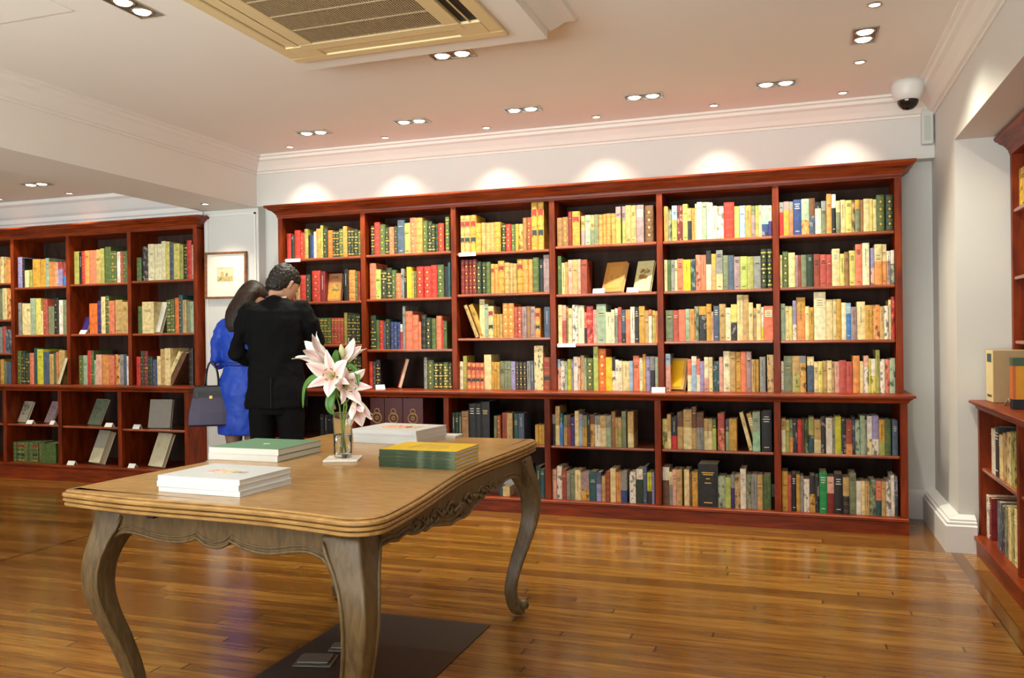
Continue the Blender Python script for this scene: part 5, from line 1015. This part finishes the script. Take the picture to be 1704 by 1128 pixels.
# ---- woman
PW=(-3.92,5.28,0); YW=.1
body=MB(); hair=MB()
body.loft([el_ring(0,0,.82,.15,.105),el_ring(0,0,.92,.158,.11),el_ring(0,0,1.05,.118,.085),el_ring(0,0,1.18,.128,.09),el_ring(0,0,1.30,.142,.088),el_ring(0,.01,1.37,.085,.06),el_ring(0,.015,1.40,.048,.048)])
body.tube([(0,.012,1.36),(0,.03,1.42),(0,.05,1.48)],[.05,.045,.046],16)
Mw=head_parts(body,hair,Vector((0,.045,1.452)),.75,-1.0,1.0)
LB=[(-.135,0,1.30),(-.186,-.01,1.20),(-.208,.0,1.045),(-.20,.12,1.035),(-.12,.23,1.08)]; RBm=[(.145,0,1.335),(.19,0,1.2),(.21,.04,1.06),(.14,.18,1.06),(.06,.26,1.10)]
for A in (LB,RBm): body.tube(A,[.038,.037,.034,.029,.023],14)
hand(body,LB[-1],(.75,.6,.2),(0,.2,1),-1,.88,.6); hand(body,RBm[-1],(-.8,.5,.1),(0,.2,1),1,.88,.6)
for s in (-1,1): body.tube([(s*.08,0,.88),(s*.082,.01,.66),(s*.078,.012,.46),(s*.075,-.012,.28),(s*.072,-.012,.09)],[.082,.075,.052,.050,.032],16); body.tube([(s*.072,-.03,.04),(s*.075,.05,.038),(s*.078,.13,.022)],[(.03,.03),(.036,.028),(.03,.018)],14)
wo=remesh(body.build('person',SKIN),.007,2); wo.location=PW; wo.rotation_euler=(0,0,YW); wo.scale=(1,1,1.04); tag(wo,'woman in a cobalt blue dress with long dark hair beside the suited man','person')
eyes(Mw,wo)
hair.loft([el_ring(-.02,-.100,1.26,.022,.010),el_ring(-.01,-.100,1.30,.062,.022),el_ring(-.005,-.085,1.36,.080,.036),el_ring(.0,-.060,1.41,.086,.05),el_ring(.016,-.028,1.46,.088,.066),el_ring(.035,.012,1.51,.088,.078),el_ring(.055,.042,1.55,.084,.084),el_ring(.066,.062,1.585,.070,.072),el_ring(.07,.07,1.612,.045,.05)])
for s in (): hair.tube([(s*.06,.05,1.66),(s*.083,.03,1.58),(s*.088,.0,1.49),(s*.086,-.04,1.42),(s*.06,-.08,1.33)],[.022,.026,.028,.028,.016],12)
hw=remesh(hair.build('hair',HAIRD,wo),.007,2)
dt3=bpy.data.textures.new('long_locks','WOOD'); dt3.noise_scale=.05; dm=hw.modifiers.new('locks','DISPLACE'); dm.texture=dt3; dm.strength=.006
d=MB(); d.loft([el_ring(0,.003,.53,.187,.138),el_ring(0,0,.68,.188,.14),el_ring(0,-.004,.80,.192,.142),el_ring(0,-.004,.90,.185,.136),el_ring(0,0,.98,.155,.112),el_ring(0,0,1.05,.138,.100),el_ring(0,0,1.14,.145,.104),el_ring(0,0,1.24,.158,.108),el_ring(0,0,1.32,.155,.096),el_ring(0,.008,1.365,.11,.075),el_ring(0,.015,1.385,.062,.056)])
d.tube([(-.12,0,1.30),(-.186,-.01,1.20),(-.208,.0,1.06),(-.205,.05,1.03)],[.062,.056,.052,.048],16); d.tube([(.12,0,1.30),(.19,0,1.2),(.212,.04,1.07),(.19,.08,1.05)],[.062,.060,.058,.054],16)
for s in (-1,1): d.tube([(s*.05,0,1.335),(s*.10,0,1.325),(s*.145,-.002,1.298),(s*.172,-.005,1.25),(s*.186,-.008,1.19)],[.040,.052,.060,.061,.058],18)
dr=remesh(d.build('dress',DRESS,wo),.009,9); dm=dr.modifiers.new('folds','DISPLACE'); dt4=bpy.data.textures.new('dress_folds','CLOUDS'); dt4.noise_scale=.09; dm.texture=dt4; dm.strength=.03; dm.mid_level=.5
mb=MB(); mb.tube([(.145*math.cos(a),.106*math.sin(a),1.035) for a in [2*PI*i/28 for i in range(29)]],[(.006,.014)]*29,8,cap=False); mb.build('waist_belt',simple('dress_belt',(16,52,150),.5,noise=.02),wo,smooth=True)
tg=MB()
for s in (-1,1): tg.tube([(s*.082,.01,.62),(s*.078,.012,.46),(s*.075,-.012,.28),(s*.072,-.012,.09)],[.080,.0565,.0545,.0365],16)
tg.build('tights',TIGHT,wo,smooth=True)
for s in (-1,1):
    mb=MB(); mb.loft([el_ring(s*.076,.04,.0,.038,.118,20,0,.8),el_ring(s*.076,.04,.018,.040,.12,20,0,.8),el_ring(s*.076,.05,.04,.036,.10,20),el_ring(s*.074,.08,.05,.02,.05,20)]); mb.build('shoe',SHOE,wo,smooth=True)
# ---- handbag hung from her left forearm
BAGM=simple('plum_leather',(44,28,70),.4,noise=.08,scale=30); BAGK=simple('black_leather',(24,20,26),.38,noise=.04)
bag=empty('handbag',(-4.085,5.15,.625),.5); bag.scale=(.98,.9,1.14); tag(bag,'plum and black structured handbag hanging from the woman\'s left arm','handbag')
mb=MB(); mb.loft([[(x*sx,y*sy,z) for x,y in ((-1,-1),(-.5,-1.08),(0,-1.1),(.5,-1.08),(1,-1),(1,0),(1,1),(.5,1.05),(0,1.08),(-.5,1.05),(-1,1),(-1,0))] for sx,sy,z in ((.155,.070,0),(.165,.078,.012),(.158,.074,.09),(.138,.055,.18),(.122,.036,.245),(.118,.030,.25))]); o=mb.build('bag_body',BAGM,bag); bevel(o,.008,3)
mb=MB(); mb.loft([[(x*sx,y*sy,z) for x,y in ((-1,-1),(1,-1),(1,1),(-1,1))] for sx,sy,z in ((.134,.060,.185),(.128,.046,.225),(.123,.038,.256),(.118,.032,.26))]); o=mb.build('flap',BAGK,bag); bevel(o,.005,2)
mb=MB(); mb.box((-.010,-.066,.178),(.010,-.052,.196)); mb.build('clasp',GOLD,bag)
for s in (-1,1):
    mb=MB(); mb.tube([(.048*math.cos(a),s*.028*(1-.6*math.sin(a)),.25+.165*math.sin(a)) for a in [PI*i/16 for i in range(17)]],.0055,10); mb.build('handle',BAGK,bag,smooth=True)
for s in (-1,1):
    mb=MB(); mb.box((s*.10-.010,-.058,.17),(s*.10+.010,-.050,.22)); mb.build('strap_tab',BAGK,bag)
